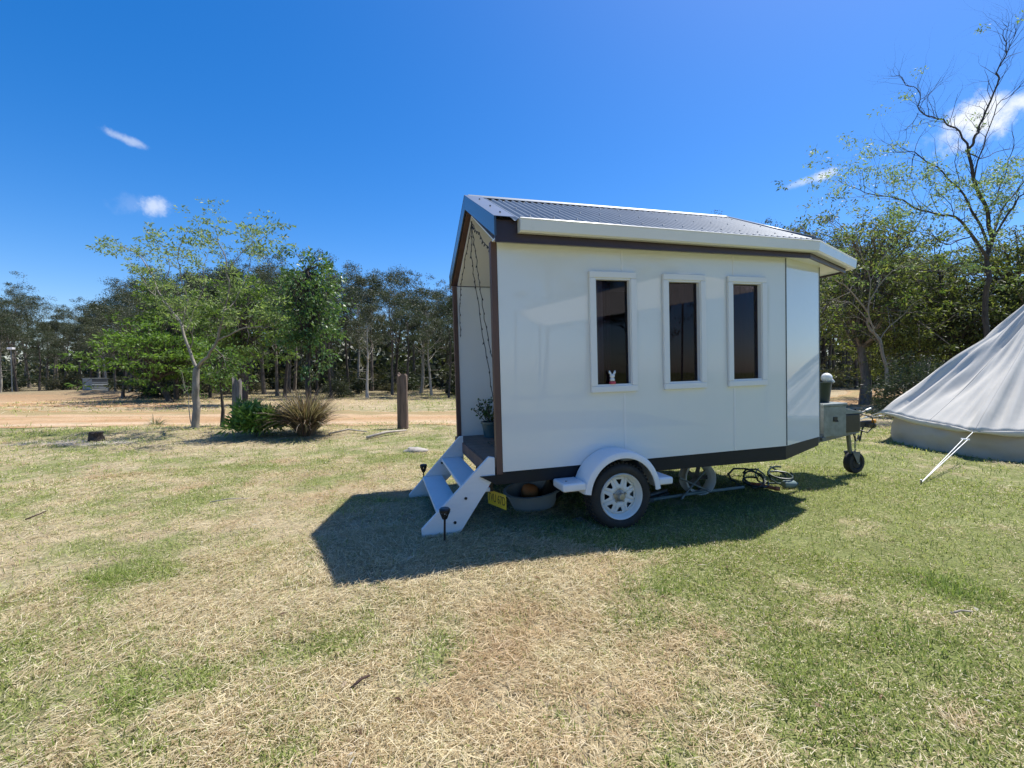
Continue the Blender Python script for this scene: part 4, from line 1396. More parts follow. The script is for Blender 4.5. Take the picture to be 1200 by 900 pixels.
for i, g in enumerate(GUY):
    p = Vector((hem_r(g) * math.cos(g), hem_r(g) * math.sin(g), hem_z(g) - .01))
    if i in pk:
        q = Vector((pk[i][0] - TC[0], pk[i][1] - TC[1], 0))
    else:
        rr = 4.3 if i else 3.9
        q = Vector((rr * math.cos(g), rr * math.sin(g), 0))
    q.z = float(gh(TC[0] + q.x, TC[1] + q.y)) - tent.location.z + .03
    m = p.lerp(q, .18)
    d = (q - p).normalized(); s_ = d.cross(Vector((0, 0, 1))).normalized() * .028
    gy = MB().tube([p, m], .006, 6).tube([m - s_ * 1.0, q], .006, 6).tube([m + s_ * 1.0, q], .006, 6).build('guy_rope', 'rope_white', tent)
    MB().tube([m - s_ * 1.9, m + s_ * 1.9], [.016, .016], 8).build('slider', 'plastic_white', gy)
    MB().tube([q + Vector((0, 0, -.05)) - d * Vector((1, 1, 0)) * .0, q + Vector((d.x * .03, d.y * .03, .04))], .011, 8).build('peg', 'galv_steel', gy)
MB().tube([(hem_r(GUY[2]) * .62 * math.cos(R(215)), hem_r(GUY[2]) * .62 * math.sin(R(215)), 1.86), (hem_r(GUY[2]) * .66 * math.cos(R(214)), hem_r(GUY[2]) * .66 * math.sin(R(214)), 1.80)], .02, 8).build('vent_toggle', 'plastic_black', tent)

# ================================================================== VEGETATION


def tubes_mesh(name, branches, material, nside=6):
    V = []; F = []; b = 0
    for pts, rs in branches:
        n = nside if rs[0] > .02 else 4
        P = np.array(pts, float); m = len(P)
        T = np.gradient(P, axis=0); T /= np.linalg.norm(T, axis=1)[:, None] + 1e-9
        ref = np.array([0.31, .95, .05]) if abs(T[0, 2]) > .7 else np.array([0.05, .1, 1.0])
        S = np.cross(T, ref); S /= np.linalg.norm(S, axis=1)[:, None] + 1e-9
        B = np.cross(T, S)
        an = 2 * PI * np.arange(n) / n
        ring = P[:, None, :] + (S[:, None, :] * np.cos(an)[None, :, None] + B[:, None, :] * np.sin(an)[None, :, None]) * np.asarray(rs)[:, None, None]
        V.append(ring.reshape(-1, 3))
        i = (np.arange(m - 1)[:, None] * n + np.arange(n)[None, :]).ravel()
        j = (np.arange(m - 1)[:, None] * n + (np.arange(n)[None, :] + 1) % n).ravel()
        F.append(np.stack([i, j, j + n, i + n], 1) + b)
        b += m * n
    return np_mesh(name, np.concatenate(V), [np.concatenate(F)], M[material], None, True)


def leaves_mesh(name, centres, dirs, size, aspect, palette, material, rg, droop=.3, fold=0.0):
    """one diamond-shaped leaf per centre"""
    n = len(centres)
    d = np.array(dirs, float) + rg.normal(0, .55, (n, 3))
    d[:, 2] -= droop
    d /= np.linalg.norm(d, axis=1)[:, None] + 1e-9
    s = np.cross(d, rg.normal(0, 1, (n, 3))); s /= np.linalg.norm(s, axis=1)[:, None] + 1e-9
    ln = (size * (.6 + .8 * rg.random(n)))[:, None]
    w = ln * aspect * .5
    c = np.array(centres, float)
    V = np.stack([c, c + d * ln * .45 + s * w, c + d * ln, c + d * ln * .45 - s * w], 1).reshape(-1, 3)
    pal = np.array(palette)
    col = pal[rg.integers(0, len(pal), n)] * (.75 + .5 * rg.random(n))[:, None]
    return np_mesh(name, V, [np.arange(4 * n).reshape(-1, 4)], M[material], np.repeat(col, 4, axis=0))


def grow(br, tips, p, d, L, r, lvl, rg, kids=3, spread=.7, up=.15, wander=.22, shrink=.62, seg=5, r_end=.35):
    pts = [p.copy()]; rs = [r]; q = p.copy(); dd = d / np.linalg.norm(d)
    for k in range(seg):
        dd = dd + rg.normal(0, wander, 3) / seg * 1.6 + np.array([0, 0, up / seg]); dd /= np.linalg.norm(dd)
        q = q + dd * L / seg
        pts.append(q.copy()); rs.append(r * (1 - (1 - r_end) * (k + 1) / seg))
    br.append((pts, rs))
    if lvl == 0:
        tips.append((q, dd)); return
    tips_here = rg.integers(kids - 1, kids + 2)
    for i in range(max(1, tips_here)):
        k = seg if i == 0 else int(rg.integers(max(1, seg // 2), seg + 1))
        a = rg.normal(0, 1, 3); a -= dd * a.dot(dd); a /= np.linalg.norm(a) + 1e-9
        sp = spread * (.6 + .8 * rg.random())
        nd = dd * math.cos(sp) + a * math.sin(sp)
        grow(br, tips, np.array(pts[k]), nd, L * shrink * (.75 + .5 * rg.random()), rs[k] * .72, lvl - 1, rg, kids, spread, up, wander, shrink, max(3, seg - 1), r_end)


def clump_points(tips, per, rad, rg, flat=1.0):
    T = np.array([t[0] for t in tips]); D = np.array([t[1] for t in tips])
    n = len(T) * per
    i = np.repeat(np.arange(len(T)), per)
    o = rg.normal(0, 1, (n, 3)); o /= np.linalg.norm(o, axis=1)[:, None]
    sz = rad * (.6 + .8 * rg.random(len(T)))[i]
    o = o * (rg.random(n) ** .5 * sz)[:, None]
    o[:, 2] *= flat
    return T[i] + o, D[i] * .4 + o / rad * .6


GUM_LEAF = [(.062, .076, .042), (.050, .063, .036), (.080, .092, .052), (.040, .051, .030), (.095, .099, .054)]
GUM_DARK = [(.040, .058, .032), (.034, .050, .026), (.052, .068, .038), (.060, .072, .034)]
BRIGHT = [(.14, .235, .045), (.115, .20, .04), (.17, .26, .06), (.09, .155, .035)]
FRESH = [(.105, .165, .040), (.085, .140, .034), (.135, .190, .052), (.070, .115, .032)]
BROAD = [(.085, .165, .048), (.065, .13, .040), (.11, .19, .058), (.14, .22, .08)]
FEATHER = [(.22, .29, .12), (.18, .25, .10), (.27, .32, .16), (.15, .21, .085)]
WATTLE = [(.105, .130, .042), (.075, .096, .034), (.155, .175, .055), (.205, .215, .078), (.055, .072, .028)]


def make_gum(seed, H, slim):
    rg = np.random.default_rng(seed)
    br = []; tips = []
    lean = rg.normal(0, .05, 2)
    zs = np.linspace(0, H * .92, 10)
    r0 = .012 * H + .03
    wob = np.cumsum(rg.normal(0, .018 * H / 10 * 2, (10, 2)), axis=0)
    tp = [np.array([lean[0] * z + wob[i, 0], lean[1] * z + wob[i, 1], z]) for i, z in enumerate(zs)]
    tp[0] = np.array([0, 0, -.15])
    br.append((tp, [r0 * (1.25 if i == 0 else 1 - .85 * i / 9) for i in range(10)]))
    nl = 15 if not slim else 10
    for k in range(nl):
        f = .42 + .54 * ((k + rg.random()) / nl)
        i = min(8, int(f * 9)); p = tp[i] + (tp[i + 1] - tp[i]) * (f * 9 - i)
        a = rg.random() * 2 * PI + k * 2.4
        el = .35 + .75 * f
        d = np.array([math.cos(a) * math.cos(el), math.sin(a) * math.cos(el), math.sin(el)])
        L = H * (.15 + .13 * rg.random()) * (1.15 - .55 * f) * (.75 if slim else 1)
        grow(br, tips, p, d, L, r0 * .38 * (1.2 - f), 2, rg, 3, .6, .25, .3, .62, 4)
    tips.append((tp[-1], np.array([0, 0, 1.])))
    # dead side twigs low on the trunk
    for k in range(5):
        i = int(rg.integers(2, 6)); a = rg.random() * 2 * PI
        grow(br, [], tp[i].copy(), np.array([math.cos(a), math.sin(a), .3]), H * .09, .02, 1, rg, 2, .6, .1, .3, .6, 3)
    per = int(8800 / max(1, len(tips)))
    c, d = clump_points(tips, max(12, per), .050 * H, rg, .6)
    return br, c, d


def veg_thing(name, label, cat, loc, group=None):
    return thing(name, label, cat, loc, group=group)


GUMS = []
for s in range(8):
    br, c, d = make_gum(100 + s, 9.0, s % 3 == 1)
    rg = np.random.default_rng(s)
    tm = tubes_mesh('trunk', br, ('bark_gum', 'bark_dark', 'bark_gum', 'bark_ghost', 'bark_gum', 'bark_dark', 'bark_gum', 'bark_dark')[s], 6)
    cm = leaves_mesh('crown', c, d, .118, .34, GUM_DARK if s in (1, 5) else GUM_LEAF, 'leaf_gum', rg, .25)
    GUMS.append((tm, cm))

OUT_X = [-80, 0, 40, 75, 110, 140, 200, 260, 330, 400, 450, 495, 525, 560, 880, 925, 960, 1000, 1060, 1110, 1160, 1300]
OUT_Y = [342, 344, 362, 378, 364, 347, 330, 322, 320, 328, 326, 348, 346, 334, 262, 254, 266, 290, 285, 300, 305, 320]


def wood_front(x):
    return 25.6 + .52 * max(0, x - 1) + 6.0 * float(sstep(-21, -27, x))


rg = np.random.default_rng(77)
gum_n = 0
for row, (off, gap) in enumerate(((0.6, 2.2), (3.4, 2.2), (6.8, 2.5), (11, 3.0), (17, 3.8), (25, 4.4))):
    x = -42.0 - row * 3
    while x < 44 + row * 4:
        x += gap * (.7 + .6 * rg.random())
        y = wood_front(x) + off + rg.normal(0, .8)
        px = 600 + F_PX * x / y
        if -60 < px < 1290 and not (590 < px < 860 and row > 3):
            top = np.interp(px, OUT_X, OUT_Y)
            H = 1.5 + (436 - top) / F_PX * y
            H *= (.70, .82, .92, .97, .96, .97)[row] + rg.random() * .09
            H = min(H, 14.5)
            g = int(rg.integers(0, 8)); sc = H / 9.0
            lab = 'slender grey-green gum tree among the many in the woodland beyond the dirt road'
            o = veg_thing('gum_tree', lab, 'tree', (x, y, float(gh(x, y)) - .05), 'gum trees of the woodland')
            w_ = sc ** .7 * (.85 + .3 * rg.random())
            o.scale = (w_, w_, sc); o.rotation_euler = (0, 0, rg.random() * 2 * PI)
            link('trunk', GUMS[g][0], o); link('crown', GUMS[g][1], o)
            gum_n += 1


# ------------------------------------------------------------------ trees with a crown of layered sprays
def make_crown_tree(seed, H, zc, rx, ry, rz, ntip, trunk_pts, r0, per, rad, flat, leaf, aspect, pal, lmat, bark, droop, shell=.45, twigs=2, layers=0):
    rg = np.random.default_rng(seed)
    br = []; tips = []
    tp = [np.array(p, float) for p in trunk_pts]
    m = len(tp)
    br.append((tp, [r0 * (1.2 if i == 0 else 1 - .7 * i / (m - 1)) for i in range(m)]))
    cc = np.array([tp[-1][0], tp[-1][1], zc])
    for k in range(ntip):
        v = rg.normal(0, 1, 3); v /= np.linalg.norm(v)
        rr = shell + (1 - shell) * rg.random() ** .6
        lump = 1 + .45 * mnoise.noise(Vector(v * 1.9) + Vector((seed * 3.1, 0, 0)))
        t = cc + v * rr * lump * np.array([rx, ry, rz])
        if layers:
            q = rz * 2 / layers; t[2] = zc + round((t[2] - zc) / q) * q + rg.normal(0, q * .12)
        if t[2] < .25: t[2] = .25 + .3 * rg.random()
        i = int(rg.integers(max(1, m // 2), m)); p = tp[i]
        mid = p * .45 + t * .55 + np.array([0, 0, .10 * np.linalg.norm(t - p)]) + rg.normal(0, .06 * np.linalg.norm(t - p), 3)
        q1 = p * .75 + mid * .25 + rg.normal(0, .03 * np.linalg.norm(t - p), 3)
        rb = r0 * (.16 + .22 * rg.random())
        br.append(([p, q1, mid, mid * .5 + t * .5 + rg.normal(0, .04, 3), t], [rb, rb * .8, rb * .55, rb * .35, rb * .16]))
        tips.append((t, v))
        for _ in range(twigs):
            b_ = mid + (t - mid) * rg.random(); e_ = b_ + (v * .5 + rg.normal(0, .6, 3)) * rad * 1.6
            br.append(([b_, (b_ + e_) / 2 + rg.normal(0, .03, 3), e_], [rb * .3, rb * .22, rb * .12])); tips.append((e_, v))
    c, d = clump_points(tips, per, rad, rg, flat)
    tm = tubes_mesh('trunk', br, bark, 7)
    cm = leaves_mesh('crown', c, d, leaf, aspect, pal, lmat, rg, droop)
    return tm, cm


def place_tree(name, label, cat, loc, meshes, group=None, rot=0.0):
    o = veg_thing(name, label, cat, (loc[0], loc[1], float(gh(loc[0], loc[1])) - .03), group)
    o.rotation_euler = (0, 0, rot)
    link('trunk', meshes[0], o); link('crown', meshes[1], o)
    return o


# broad-leaved young tree behind the strappy bush
x, y = -4.95, 11.0
place_tree('broadleaf_tree', 'upright dark green broad-leaved tree behind the strappy bush', 'tree', (x, y),
           make_crown_tree(5, 4.7, 2.95, .76, .75, 1.85, 74, [(0, 0, -.1), (.02, 0, .6), (-.02, .03, 1.3), (.03, 0, 2.2), (0, 0, 3.1), (.0, .0, 3.9)], .085, 34, .20, .9, .088, .52, BROAD, 'leaf_glossy', 'bark_dark', .35, .25, 1))
# low wattle with dark slanting trunks
br_low = make_crown_tree(9, 3.2, 2.35, 3.0, 2.2, .95, 64, [(.5, 0, -.1), (.1, .1, .5), (-.45, .1, 1.1), (-.1, 0, 1.7)], .15, 36, .50, .26, .19, .36, BRIGHT, 'leaf_soft', 'bark_dark', .25, .35, 2, 3)
place_tree('wattle_tree', 'low spreading bright green wattle on dark slanting trunks beyond the road at the left', 'tree', (-17.3, 22.4), br_low)
t5 = make_crown_tree(14, 6, 4.2, 2.0, 1.8, 2.2, 60, [(0, 0, -.1), (.1, 0, 1.2), (-.1, .1, 2.6), (.15, 0, 4.0)], .12, 28, .42, .45, .19, .36, FRESH, 'leaf_soft', 'bark_dark', .3, .3, 2, 5)
place_tree('wattle_tree', 'taller yellow-green wattle showing through the branches of the pale-barked tree', 'tree', (-12.4, 21.0), t5)
place_tree('wattle_tree', 'bright green wattle whose top stands against the sky left of the pale-barked tree', 'tree', (-18.0, 24.3), t5, rot=2.1).scale = (1.0, 1.0, 1.02)
sap = make_crown_tree(22, 2.6, 1.75, .55, .5, .75, 26, [(0, 0, -.1), (.03, 0, .5), (-.03, .02, 1.1), (.05, 0, 1.9)], .055, 16, .19, .8, .10, .42, BROAD + FRESH, 'leaf_soft', 'bark_dark', .4, .3, 2)
place_tree('sapling', 'small leafy sapling between the pale-barked tree and the grey log post', 'tree', (-7.75, 12.1), sap)


# ------------------------------------------------------------------ trees traced as limbs
def limb_tree(name, label, root_px, D, limbs, twig, leaf, bark, seed, cat='tree'):
    """limbs: (list of measured points, r0, r1, depth change); each limb really runs towards or away from the viewer"""
    rg = np.random.default_rng(seed)
    x0, y0 = at_depth(root_px[0], root_px[1], D)[:2]
    base = np.array([x0, y0, float(gh(x0, y0))])
    br = []; tips = []
    for li, (pxs, r0, r1, dy) in enumerate(limbs):
        if li: r0, r1 = r0 * twig.get('thin', 1), r1 * twig.get('thin', 1)
        m = len(pxs); P = []
        for i, (a, b) in enumerate(pxs):
            t = i / (m - 1)
            P.append(at_depth(a, b, D + dy[0] + (dy[1] - dy[0]) * t) - base)
        # resample with a little natural wander
        Q = []; Rr = []; n = 4
        for i in range(m - 1):
            for k in range(n):
                t = k / n; q = P[i] * (1 - t) + P[i + 1] * t
                if not (i == 0 and k == 0): q = q + rg.normal(0, twig['wob'], 3)
                Q.append(q); Rr.append(r0 + (r1 - r0) * ((i + t) / (m - 1)) ** .8)
        Q.append(P[-1]); Rr.append(r1)
        # smooth
        Qa = np.array(Q); Qs = Qa.copy()
        if len(Qa) > 4: Qs[1:-1] = Qa[1:-1] * .5 + (Qa[:-2] + Qa[2:]) * .25
        Q = list(Qs)
        br.append((Q, Rr))
        N_ = len(Q)
        for j in range(int(N_ * twig['start']), N_):
            if rg.random() > twig['dens'] or Rr[j] > twig['rmax']: continue
            tdir = Q[min(j + 1, N_ - 1)] - Q[max(0, j - 1)]; tdir /= np.linalg.norm(tdir) + 1e-9
            a = rg.normal(0, 1, 3); a -= tdir * a.dot(tdir); a /= np.linalg.norm(a)
            sp = .5 + .6 * rg.random()
            grow(br, tips, Q[j], tdir * math.cos(sp) + a * math.sin(sp) + np.array([0, 0, twig['up']]), twig['len'] * (.5 + rg.random()), min(Rr[j] * .6, twig['r']), twig['lvl'], rg, 2, .6, twig['up'], .35, .68, 4, .4)
        tips.append((Q[-1], np.array([0, 0, 1.])))
    o = veg_thing(name, label, cat, tuple(base))
    link('trunk', tubes_mesh('trunk', br, bark, 8), o)
    tt = [t for t in tips if leaf['keep'](t[0] + base, rg)]
    c, d = clump_points(tt, leaf['per'], leaf['rad'], rg, leaf['flat'])
    link('crown', leaves_mesh('crown', c, d, leaf['size'], leaf['asp'], leaf['pal'], leaf['mat'], rg, leaf['droop']), o)
    return o


def L7(pts): return [(x / 3, 240 + y / 3) for x, y in pts]


def L6(pts): return [(900 + x / 2.5, y / 2.5) for x, y in pts]


limb_tree('pale_barked_tree', 'pale-barked open tree with feathery leaf sprays at its branch tips beside the dirt road', (229, 507), 11.05, [
    (L7([(687, 800), (690, 700), (690, 640), (692, 575)]), .088, .070, (0, 0)),
    (L7([(692, 575), (665, 500), (640, 430), (598, 365), (560, 310), (520, 215), (470, 160), (420, 138)]), .07, .008, (0, .7)),
    (L7([(640, 430), (655, 330), (630, 230), (622, 185), (648, 115), (660, 88)]), .035, .006, (.2, -.5)),
    (L7([(692, 580), (720, 545), (755, 505), (772, 440), (790, 360), (805, 260), (800, 190), (770, 130), (755, 82)]), .075, .007, (0, -.6)),
    (L7([(762, 480), (800, 460), (850, 436), (900, 430), (945, 428), (985, 400)]), .04, .008, (-.1, -.9)),
    (L7([(790, 370), (830, 330), (870, 262), (885, 190), (890, 130)]), .03, .006, (-.3, .6)),
    (L7([(800, 230), (850, 170), (900, 130), (940, 110)]), .02, .005, (-.5, -1.0)),
    (L7([(598, 365), (560, 330), (530, 300), (470, 220), (450, 190)]), .028, .006, (.4, 1.3)),
    (L7([(668, 505), (690, 440), (655, 380), (620, 370)]), .03, .012, (0, -.4)),
    (L7([(652, 445), (680, 380), (720, 280), (715, 200), (740, 150)]), .028, .006, (.2, .9)),
    (L7([(672, 770), (662, 690), (650, 650), (640, 590)]), .028, .010, (.05, .2)),
    (L7([(755, 505), (785, 530), (790, 570), (765, 590)]), .018, .005, (-.1, -.3)),
    (L7([(560, 310), (600, 240), (590, 170), (545, 120)]), .02, .005, (.5, -.3)),
], dict(thin=.56, wob=.03, start=.30, dens=.80, rmax=.05, up=.08, len=.24, r=.009, lvl=2),
    dict(per=22, rad=.19, flat=.28, size=.078, asp=.34, pal=FEATHER, mat='leaf_soft', droop=.25, keep=lambda p, rg: p[2] > 2.6 and rg.random() < .72), 'bark_pale', 31)

limb_tree('bare_tree', 'tall half-bare tree with dark spreading branches rising behind the bell tent', (1158, 462), 15.5, [
    (L6([(645, 1150), (648, 1000), (640, 860), (645, 800), (655, 700), (642, 620), (602, 520), (585, 440)]), .10, .042, (0, 0)),
    (L6([(585, 440), (602, 410), (622, 365), (650, 290), (672, 235), (690, 170), (700, 140), (686, 105), (690, 70)]), .085, .012, (0, -.8)),
    (L6([(700, 150), (715, 110), (730, 60)]), .03, .008, (-.7, -1.0)),
    (L6([(585, 445), (575, 400), (540, 372), (505, 352), (470, 345), (440, 325), (445, 280), (415, 250), (385, 228), (362, 222)]), .065, .010, (0, 1.0)),
    (L6([(440, 330), (405, 380), (400, 420)]), .022, .006, (.6, .9)),
    (L6([(505, 352), (488, 320), (480, 280)]), .022, .006, (.4, .1)),
    (L6([(645, 760), (600, 690), (545, 640), (470, 610), (400, 590), (330, 572), (270, 560), (205, 528)]), .10, .008, (0, -1.8)),
    (L6([(648, 740), (610, 640), (560, 555), (500, 490), (430, 450), (380, 440), (330, 408)]), .09, .008, (0, .9)),
    (L6([(430, 450), (420, 520), (400, 560), (320, 520)]), .03, .006, (.6, -.3)),
    (L6([(655, 720), (690, 640), (730, 585), (770, 560)]), .075, .03, (0, -1.2)),
    (L6([(655, 690), (700, 600), (760, 520), (820, 470)]), .07, .02, (0, .9)),
    (L6([(605, 520), (640, 420), (670, 310), (720, 265), (760, 245)]), .045, .008, (0, -1.5)),
    (L6([(590, 450), (620, 470), (680, 440), (740, 430)]), .04, .012, (0, 1.3)),
    (L6([(640, 610), (690, 540), (720, 450), (715, 360)]), .05, .01, (0, .6)),
    (L6([(560, 555), (540, 470), (560, 410), (555, 370)]), .03, .007, (.3, -.6)),
    (L6([(600, 690), (540, 720), (480, 700), (420, 660)]), .045, .010, (-.3, -1.3)),
    (L6([(545, 640), (500, 560), (490, 500)]), .03, .007, (-.6, -.2)),
    (L6([(650, 800), (560, 770), (480, 800), (400, 770), (320, 690)]), .06, .008, (0, -1.6)),
], dict(thin=.52, wob=.06, start=.18, dens=1.0, rmax=.07, up=.28, len=.70, r=.011, lvl=2),
    dict(per=34, rad=.30, flat=.45, size=.095, asp=.33, pal=FEATHER, mat='leaf_soft', droop=.45, keep=lambda p, rg: rg.random() < (.70 if p[2] < 8.4 else .03)), 'bark_dark', 47)

wat = [make_crown_tree(60, 7, 4.3, 3.0, 2.6, 3.2, 92, [(0, 0, -.1), (.2, .1, 1.0), (.0, .2, 2.2), (-.2, .1, 3.6), (.1, 0, 5)], .20, 46, .46, .34, .122, .34, WATTLE, 'leaf_soft', 'bark_gum', .35, .35, 3, 7),
       make_crown_tree(61, 6, 3.4, 2.8, 2.4, 2.8, 88, [(0, 0, -.1), (-.25, .1, .9), (-.1, .2, 2.0), (.2, .1, 3.0)], .17, 46, .44, .34, .118, .34, WATTLE, 'leaf_soft', 'bark_dark', .35, .35, 3, 6)]
for (px, Y, k, sc, rot, lab) in [
        (1015, 21.0, 0, 1.22, .4, 'broad wattle with long arching pale branches just right of the house gutter'),
        (1062, 24.5, 1, 1.25, 1.7, 'dark wattle filling the gap between the arching wattle and the half-bare tree'),
        (1120, 20.0, 1, 1.15, 2.9, 'leafy wattle standing directly behind the slope of the bell tent'),
        (1185, 19.0, 0, 1.05, 4.0, 'dense wattle behind the trunk of the half-bare tree'),
        (1250, 18.0, 1, 1.25, 5.2, 'large wattle hidden in part by the peak of the bell tent')]:
    p = at_depth(px, 436, Y)
    o = place_tree('wattle_tree', lab, 'tree', (p[0], p[1]), wat[k], rot=rot)
    o.scale = (sc, sc, sc)
# long bare arching branches of the wattle beside the gutter
limb_tree('arching_tree', 'thin pale arching tree with long bare curving branches beyond the toolbox', (1040, 458), 17.5, [
    ([(1040, 462), (1038, 430), (1030, 400), (1018, 370)], .075, .045, (0, 0)),
    ([(1018, 370), (1000, 345), (985, 330), (968, 322), (955, 325)], .05, .008, (0, -.9)),
    ([(1030, 400), (1015, 360), (1035, 325), (1060, 312), (1088, 315)], .05, .010, (0, -1.0)),
    ([(1025, 385), (1000, 355), (980, 352), (962, 350)], .04, .007, (0, .5)),
    ([(1018, 370), (1020, 320), (1005, 285), (980, 262), (960, 250)], .04, .006, (0, -.5)),
    ([(1020, 330), (1040, 290), (1035, 262)], .03, .006, (0, .8)),
    ([(1030, 400), (1060, 365), (1085, 345)], .04, .007, (0, -.7)),
], dict(thin=.6, wob=.06, start=.3, dens=.8, rmax=.06, up=.05, len=.7, r=.010, lvl=2),
    dict(per=16, rad=.32, flat=.4, size=.13, asp=.34, pal=WATTLE + FRESH, mat='leaf_soft', droop=.3, keep=lambda p, rg: rg.random() < .6), 'bark_pale', 53)
sh = make_crown_tree(70, 1.6, .75, 1.15, 1.0, .85, 60, [(0, 0, -.05), (.05, 0, .3), (0, 0, .6)], .05, 60, .28, .8, .10, .22, GUM_DARK + [(.035, .065, .03)], 'leaf_gum', 'bark_dark', .0, .3, 2)
p = at_depth(1082, 450, 14.5)
place_tree('dark_shrub', 'dense dark green shrub between the bell tent and the woodland', 'shrub', (p[0], p[1]), sh).scale = (1.05, 1.05, 1.1)
p = at_depth(1045, 450, 17)
place_tree('dry_shrub', 'small dry olive shrub left of the dense dark shrub', 'shrub', (p[0], p[1]),
           make_crown_tree(71, 1, .4, .6, .5, .42, 30, [(0, 0, -.05), (.02, 0, .2), (0, 0, .35)], .03, 40, .2, .8, .10, .22, [(.16, .14, .07), (.12, .12, .05), (.2, .17, .09)], 'leaf_gum', 'bark_dark', .0, .2, 1))

# understorey of the woodland: low scrubby bushes
und = [make_crown_tree(80 + k, 1.5, .75, 1.1, 1.0, .7, 34, [(0, 0, -.05), (.05, 0, .3), (0, 0, .6)], .04, 34, .32, .75, .17, .26, (GUM_DARK, [(.16, .15, .08), (.12, .12, .06), (.20, .18, .10)], GUM_LEAF)[k], 'leaf_gum', 'bark_dark', .0, .2, 2) for k in range(3)]
rg = np.random.default_rng(5)
for k in range(78):
    x = rg.uniform(-40, 42); y = wood_front(x) + rg.uniform(.5, 16)
    px = 600 + F_PX * x / y
    if not (-40 < px < 1260) or (590 < px < 860 and y > wood_front(x) + 6): continue
    o = place_tree('scrub_bush', 'low scrubby bush growing among the trunks of the woodland', 'bush', (x, y), und[int(rg.integers(0, 3))], 'scrub bushes of the woodland', rg.random() * 6.28)
    s_ = .5 + .9 * rg.random(); o.scale = (s_ * 1.2, s_ * 1.2, s_ * .9)

# far mass of the woodland
rg = np.random.default_rng(15)
n = 420
cx = rg.uniform(-80, 95, n); cy = np.array([wood_front(x) for x in cx]) + rg.uniform(15, 44, n)
tops = np.interp(600 + F_PX * cx / cy, OUT_X, OUT_Y)
ht = np.clip((1.5 + (436 - tops) / F_PX * cy) * rg.uniform(.25, .68, n), 2.2, 20)
tips = [(np.array([a + rg.normal(0, 1.4), b + rg.normal(0, 1.4), h * f]), np.array([0, 0, 1.])) for a, b, h in zip(cx, cy, ht) for f in rg.uniform(.03, 1, 12) ** 1.5]
c, d = clump_points(tips, 22, 1.5, rg, .7)
wm = leaves_mesh('woodland', c, d, .75, .42, GUM_DARK + GUM_LEAF, 'leaf_gum', rg, .3)
tag(link('woodland', wm), 'far grey-green mass of the woodland seen between the nearer trunks', 'woodland', kind='stuff')


# ------------------------------------------------------------------ strappy clumps
def strap_bush(name, label, x, y, nleaf, L0, L1, w0, spread, pal, seed, rise=.6):
    rg = np.random.default_rng(seed)
    V = []; F = []; C = []; seg = 6
    pal = np.array(pal)
    for k in range(nleaf):
        a = rg.random() * 2 * PI; ln = rg.uniform(L0, L1); out = rg.random() ** .7 * spread
        b = np.array([math.cos(a) * .16 * rg.random(), math.sin(a) * .16 * rg.random(), -.02])
        el = PI / 2 - out * 1.15
        col = pal[rg.integers(0, len(pal))] * rg.uniform(.75, 1.25)
        w_ = w0 * rg.uniform(.7, 1.3); s_ = np.array([-math.sin(a), math.cos(a), rg.normal(0, .2)])
        p = b.copy(); base = len(V)
        kink = rg.uniform(.08, .36) * (.4 + out)
        for q in range(seg + 1):
            t = q / seg
            ww = w_ * (1 - t ** 2.2) * .5 + .0008
            V += [p - s_ * ww, p + s_ * ww]; C += [col, col]
            d = np.array([math.cos(a) * math.cos(el), math.sin(a) * math.cos(el), math.sin(el)])
            p = p + d * ln / seg; el -= kink; a += rg.normal(0, .04)
            if p[2] < .02: p[2] = .02
        for q in range(seg):
            i = base + 2 * q; F.append((i, i + 1, i + 3, i + 2))
    me = np_mesh(name, np.array(V), [np.array(F)], M['leaf_glossy' if 'green' in label else 'leaf_gum'], np.array(C))
    o = link(name, me)
    o.location = (x, y, float(gh(x, y)) - .01)
    return tag(o, label, 'bush')


strap_bush('strappy_bush', 'brown and grey strap-leaved bush with arching leaves at the foot of the broad-leaved tree', -4.68, 10.25, 1300, .70, 1.25, .022, .52,
           [(.22, .155, .11), (.17, .115, .085), (.13, .09, .07), (.28, .22, .165), (.12, .115, .06), (.34, .29, .23)], 3)
lc = make_crown_tree(33, .8, .36, .58, .5, .34, 110, [(0, 0, -.05), (.02, 0, .1), (0, 0, .25)], .02, 26, .12, .9, .17, .26, [(.16, .28, .055), (.12, .22, .045), (.21, .34, .075), (.09, .16, .035)], 'leaf_glossy', 'bark_dark', -.55, .2, 0)
place_tree('leafy_bush', 'low bright green leafy bush between the grey log post and the brown strappy bush', 'bush', (-5.78, 10.2), lc)
strap_bush('tussock', 'small grey-green tussock at the foot of the bark-stripped stump', -9.9, 12.6, 90, .2, .4, .014, 1.0, [(.22, .2, .12), (.14, .16, .07)], 6)

# ------------------------------------------------------------------ far small structures at the left
x, y = at_depth(112, 461, 28.9)[:2]
tk_s = .72
tk = thing('iron_tank', 'low corrugated iron tank at the end of the dirt track by the woodland', 'tank', (x, y, float(gh(x, y))), R(-28))
b = MB(); n = 120; W2, D2, H2 = .66, .40, .80
per_ = []
for i in range(n):
    t = i / n * 4; k = int(t); f_ = t - k
    cx_, cy_ = [(-W2 + 2 * W2 * f_, -D2), (W2, -D2 + 2 * D2 * f_), (W2 - 2 * W2 * f_, D2), (-W2, D2 - 2 * D2 * f_)][k]
    per_.append((cx_, cy_, [(0, -1), (1, 0), (0, 1), (-1, 0)][k]))
vs = []; nzk = 25
for j in range(nzk):
    z = -.1 + (H2 + .1) * j / (nzk - 1); o_ = .012 * math.sin(z * 2 * PI / .10)
    vs += [(a + c_[0] * o_, b_ + c_[1] * o_, z) for a, b_, c_ in per_]
fs = [(j * n + i, j * n + (i + 1) % n, (j + 1) * n + (i + 1) % n, (j + 1) * n + i) for j in range(nzk - 1) for i in range(n)]
b.add(vs, fs).build('wall', 'tank_steel', tk, smooth=True, angle=50)
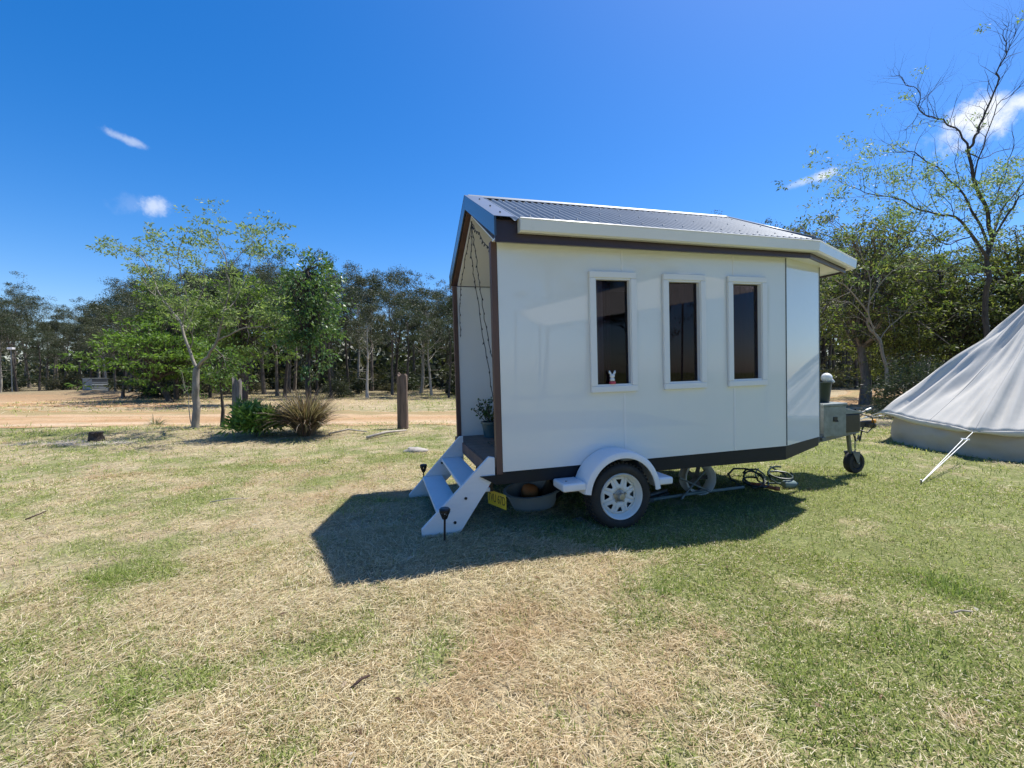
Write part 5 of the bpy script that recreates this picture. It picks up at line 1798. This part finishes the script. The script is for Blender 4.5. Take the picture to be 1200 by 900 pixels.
MB().box(-W2 - .04, W2 + .04, -D2 - .04, D2 + .04, H2, H2 + .03).build('lid', 'galv_steel', tk)
x, y = at_depth(14, 446, 29.5)[:2]
po = thing('light_pole', 'thin grey pole with a white box lamp near the left end of the woodland', 'lamp post', (x, y, float(gh(x, y))))
MB().tube([(0, 0, -.1), (0, 0, 2.9)], [.035, .028], 10).build('pole', 'galv_steel', po)
MB().box(-.18, .18, -.10, .10, 2.88, 3.02).build('lamp_head', 'plastic_white', po, bevel=.02)

# ------------------------------------------------------------------ shade sail behind the viewer, mirrored in the panes and the glossy wall
sp = [Vector(q) for q in ((4.3, -1.5, 2.60), (10.9, .4, 3.85), (13.0, -4.0, 5.4), (6.5, -6.0, 3.6))]
b = MB(); n = 24; vs = []
for i in range(n + 1):
    for k in range(n + 1):
        a, c_ = i / n, k / n
        p = sp[0].lerp(sp[1], a).lerp(sp[3].lerp(sp[2], a), c_)
        p.z -= .35 * math.sin(PI * a) * math.sin(PI * c_) - .0
        vs.append(p)
fs = [(i * (n + 1) + k, i * (n + 1) + k + 1, (i + 1) * (n + 1) + k + 1, (i + 1) * (n + 1) + k) for i in range(n) for k in range(n)]
ss = thing('shade_sail', 'pale canvas shade sail on poles, mirrored in the panes and the glossy side wall', 'shade sail', (4.3, -1.5, 0))
sm_ = MB((-4.3, 1.5, 0)); sm_.add(vs, fs).build('sail', 'canvas', ss, smooth=True, solid=.004)
for q in sp:
    MB((-4.3, 1.5, 0)).tube([(q.x, q.y, -.1), (q.x, q.y, q.z + .05)], .035, 10).build('pole', 'galv_steel', ss)

for k in range(9):  # unseen trees, added so the window panes reflect something dark
    x = -6 + k * 3.6 + RNG.normal(0, .6); y = -13 + RNG.normal(0, 1.5)
    o = veg_thing('gum_tree', 'unseen gum tree added behind the viewer to darken the window reflections', 'tree', (x, y, float(gh(x, y)) - .05), 'gum trees added behind the viewer')
    o.rotation_euler = (0, 0, k * 1.3); o.scale = (1.15, 1.15, .95)
    link('trunk', GUMS[k % 8][0], o); link('crown', GUMS[k % 8][1], o)
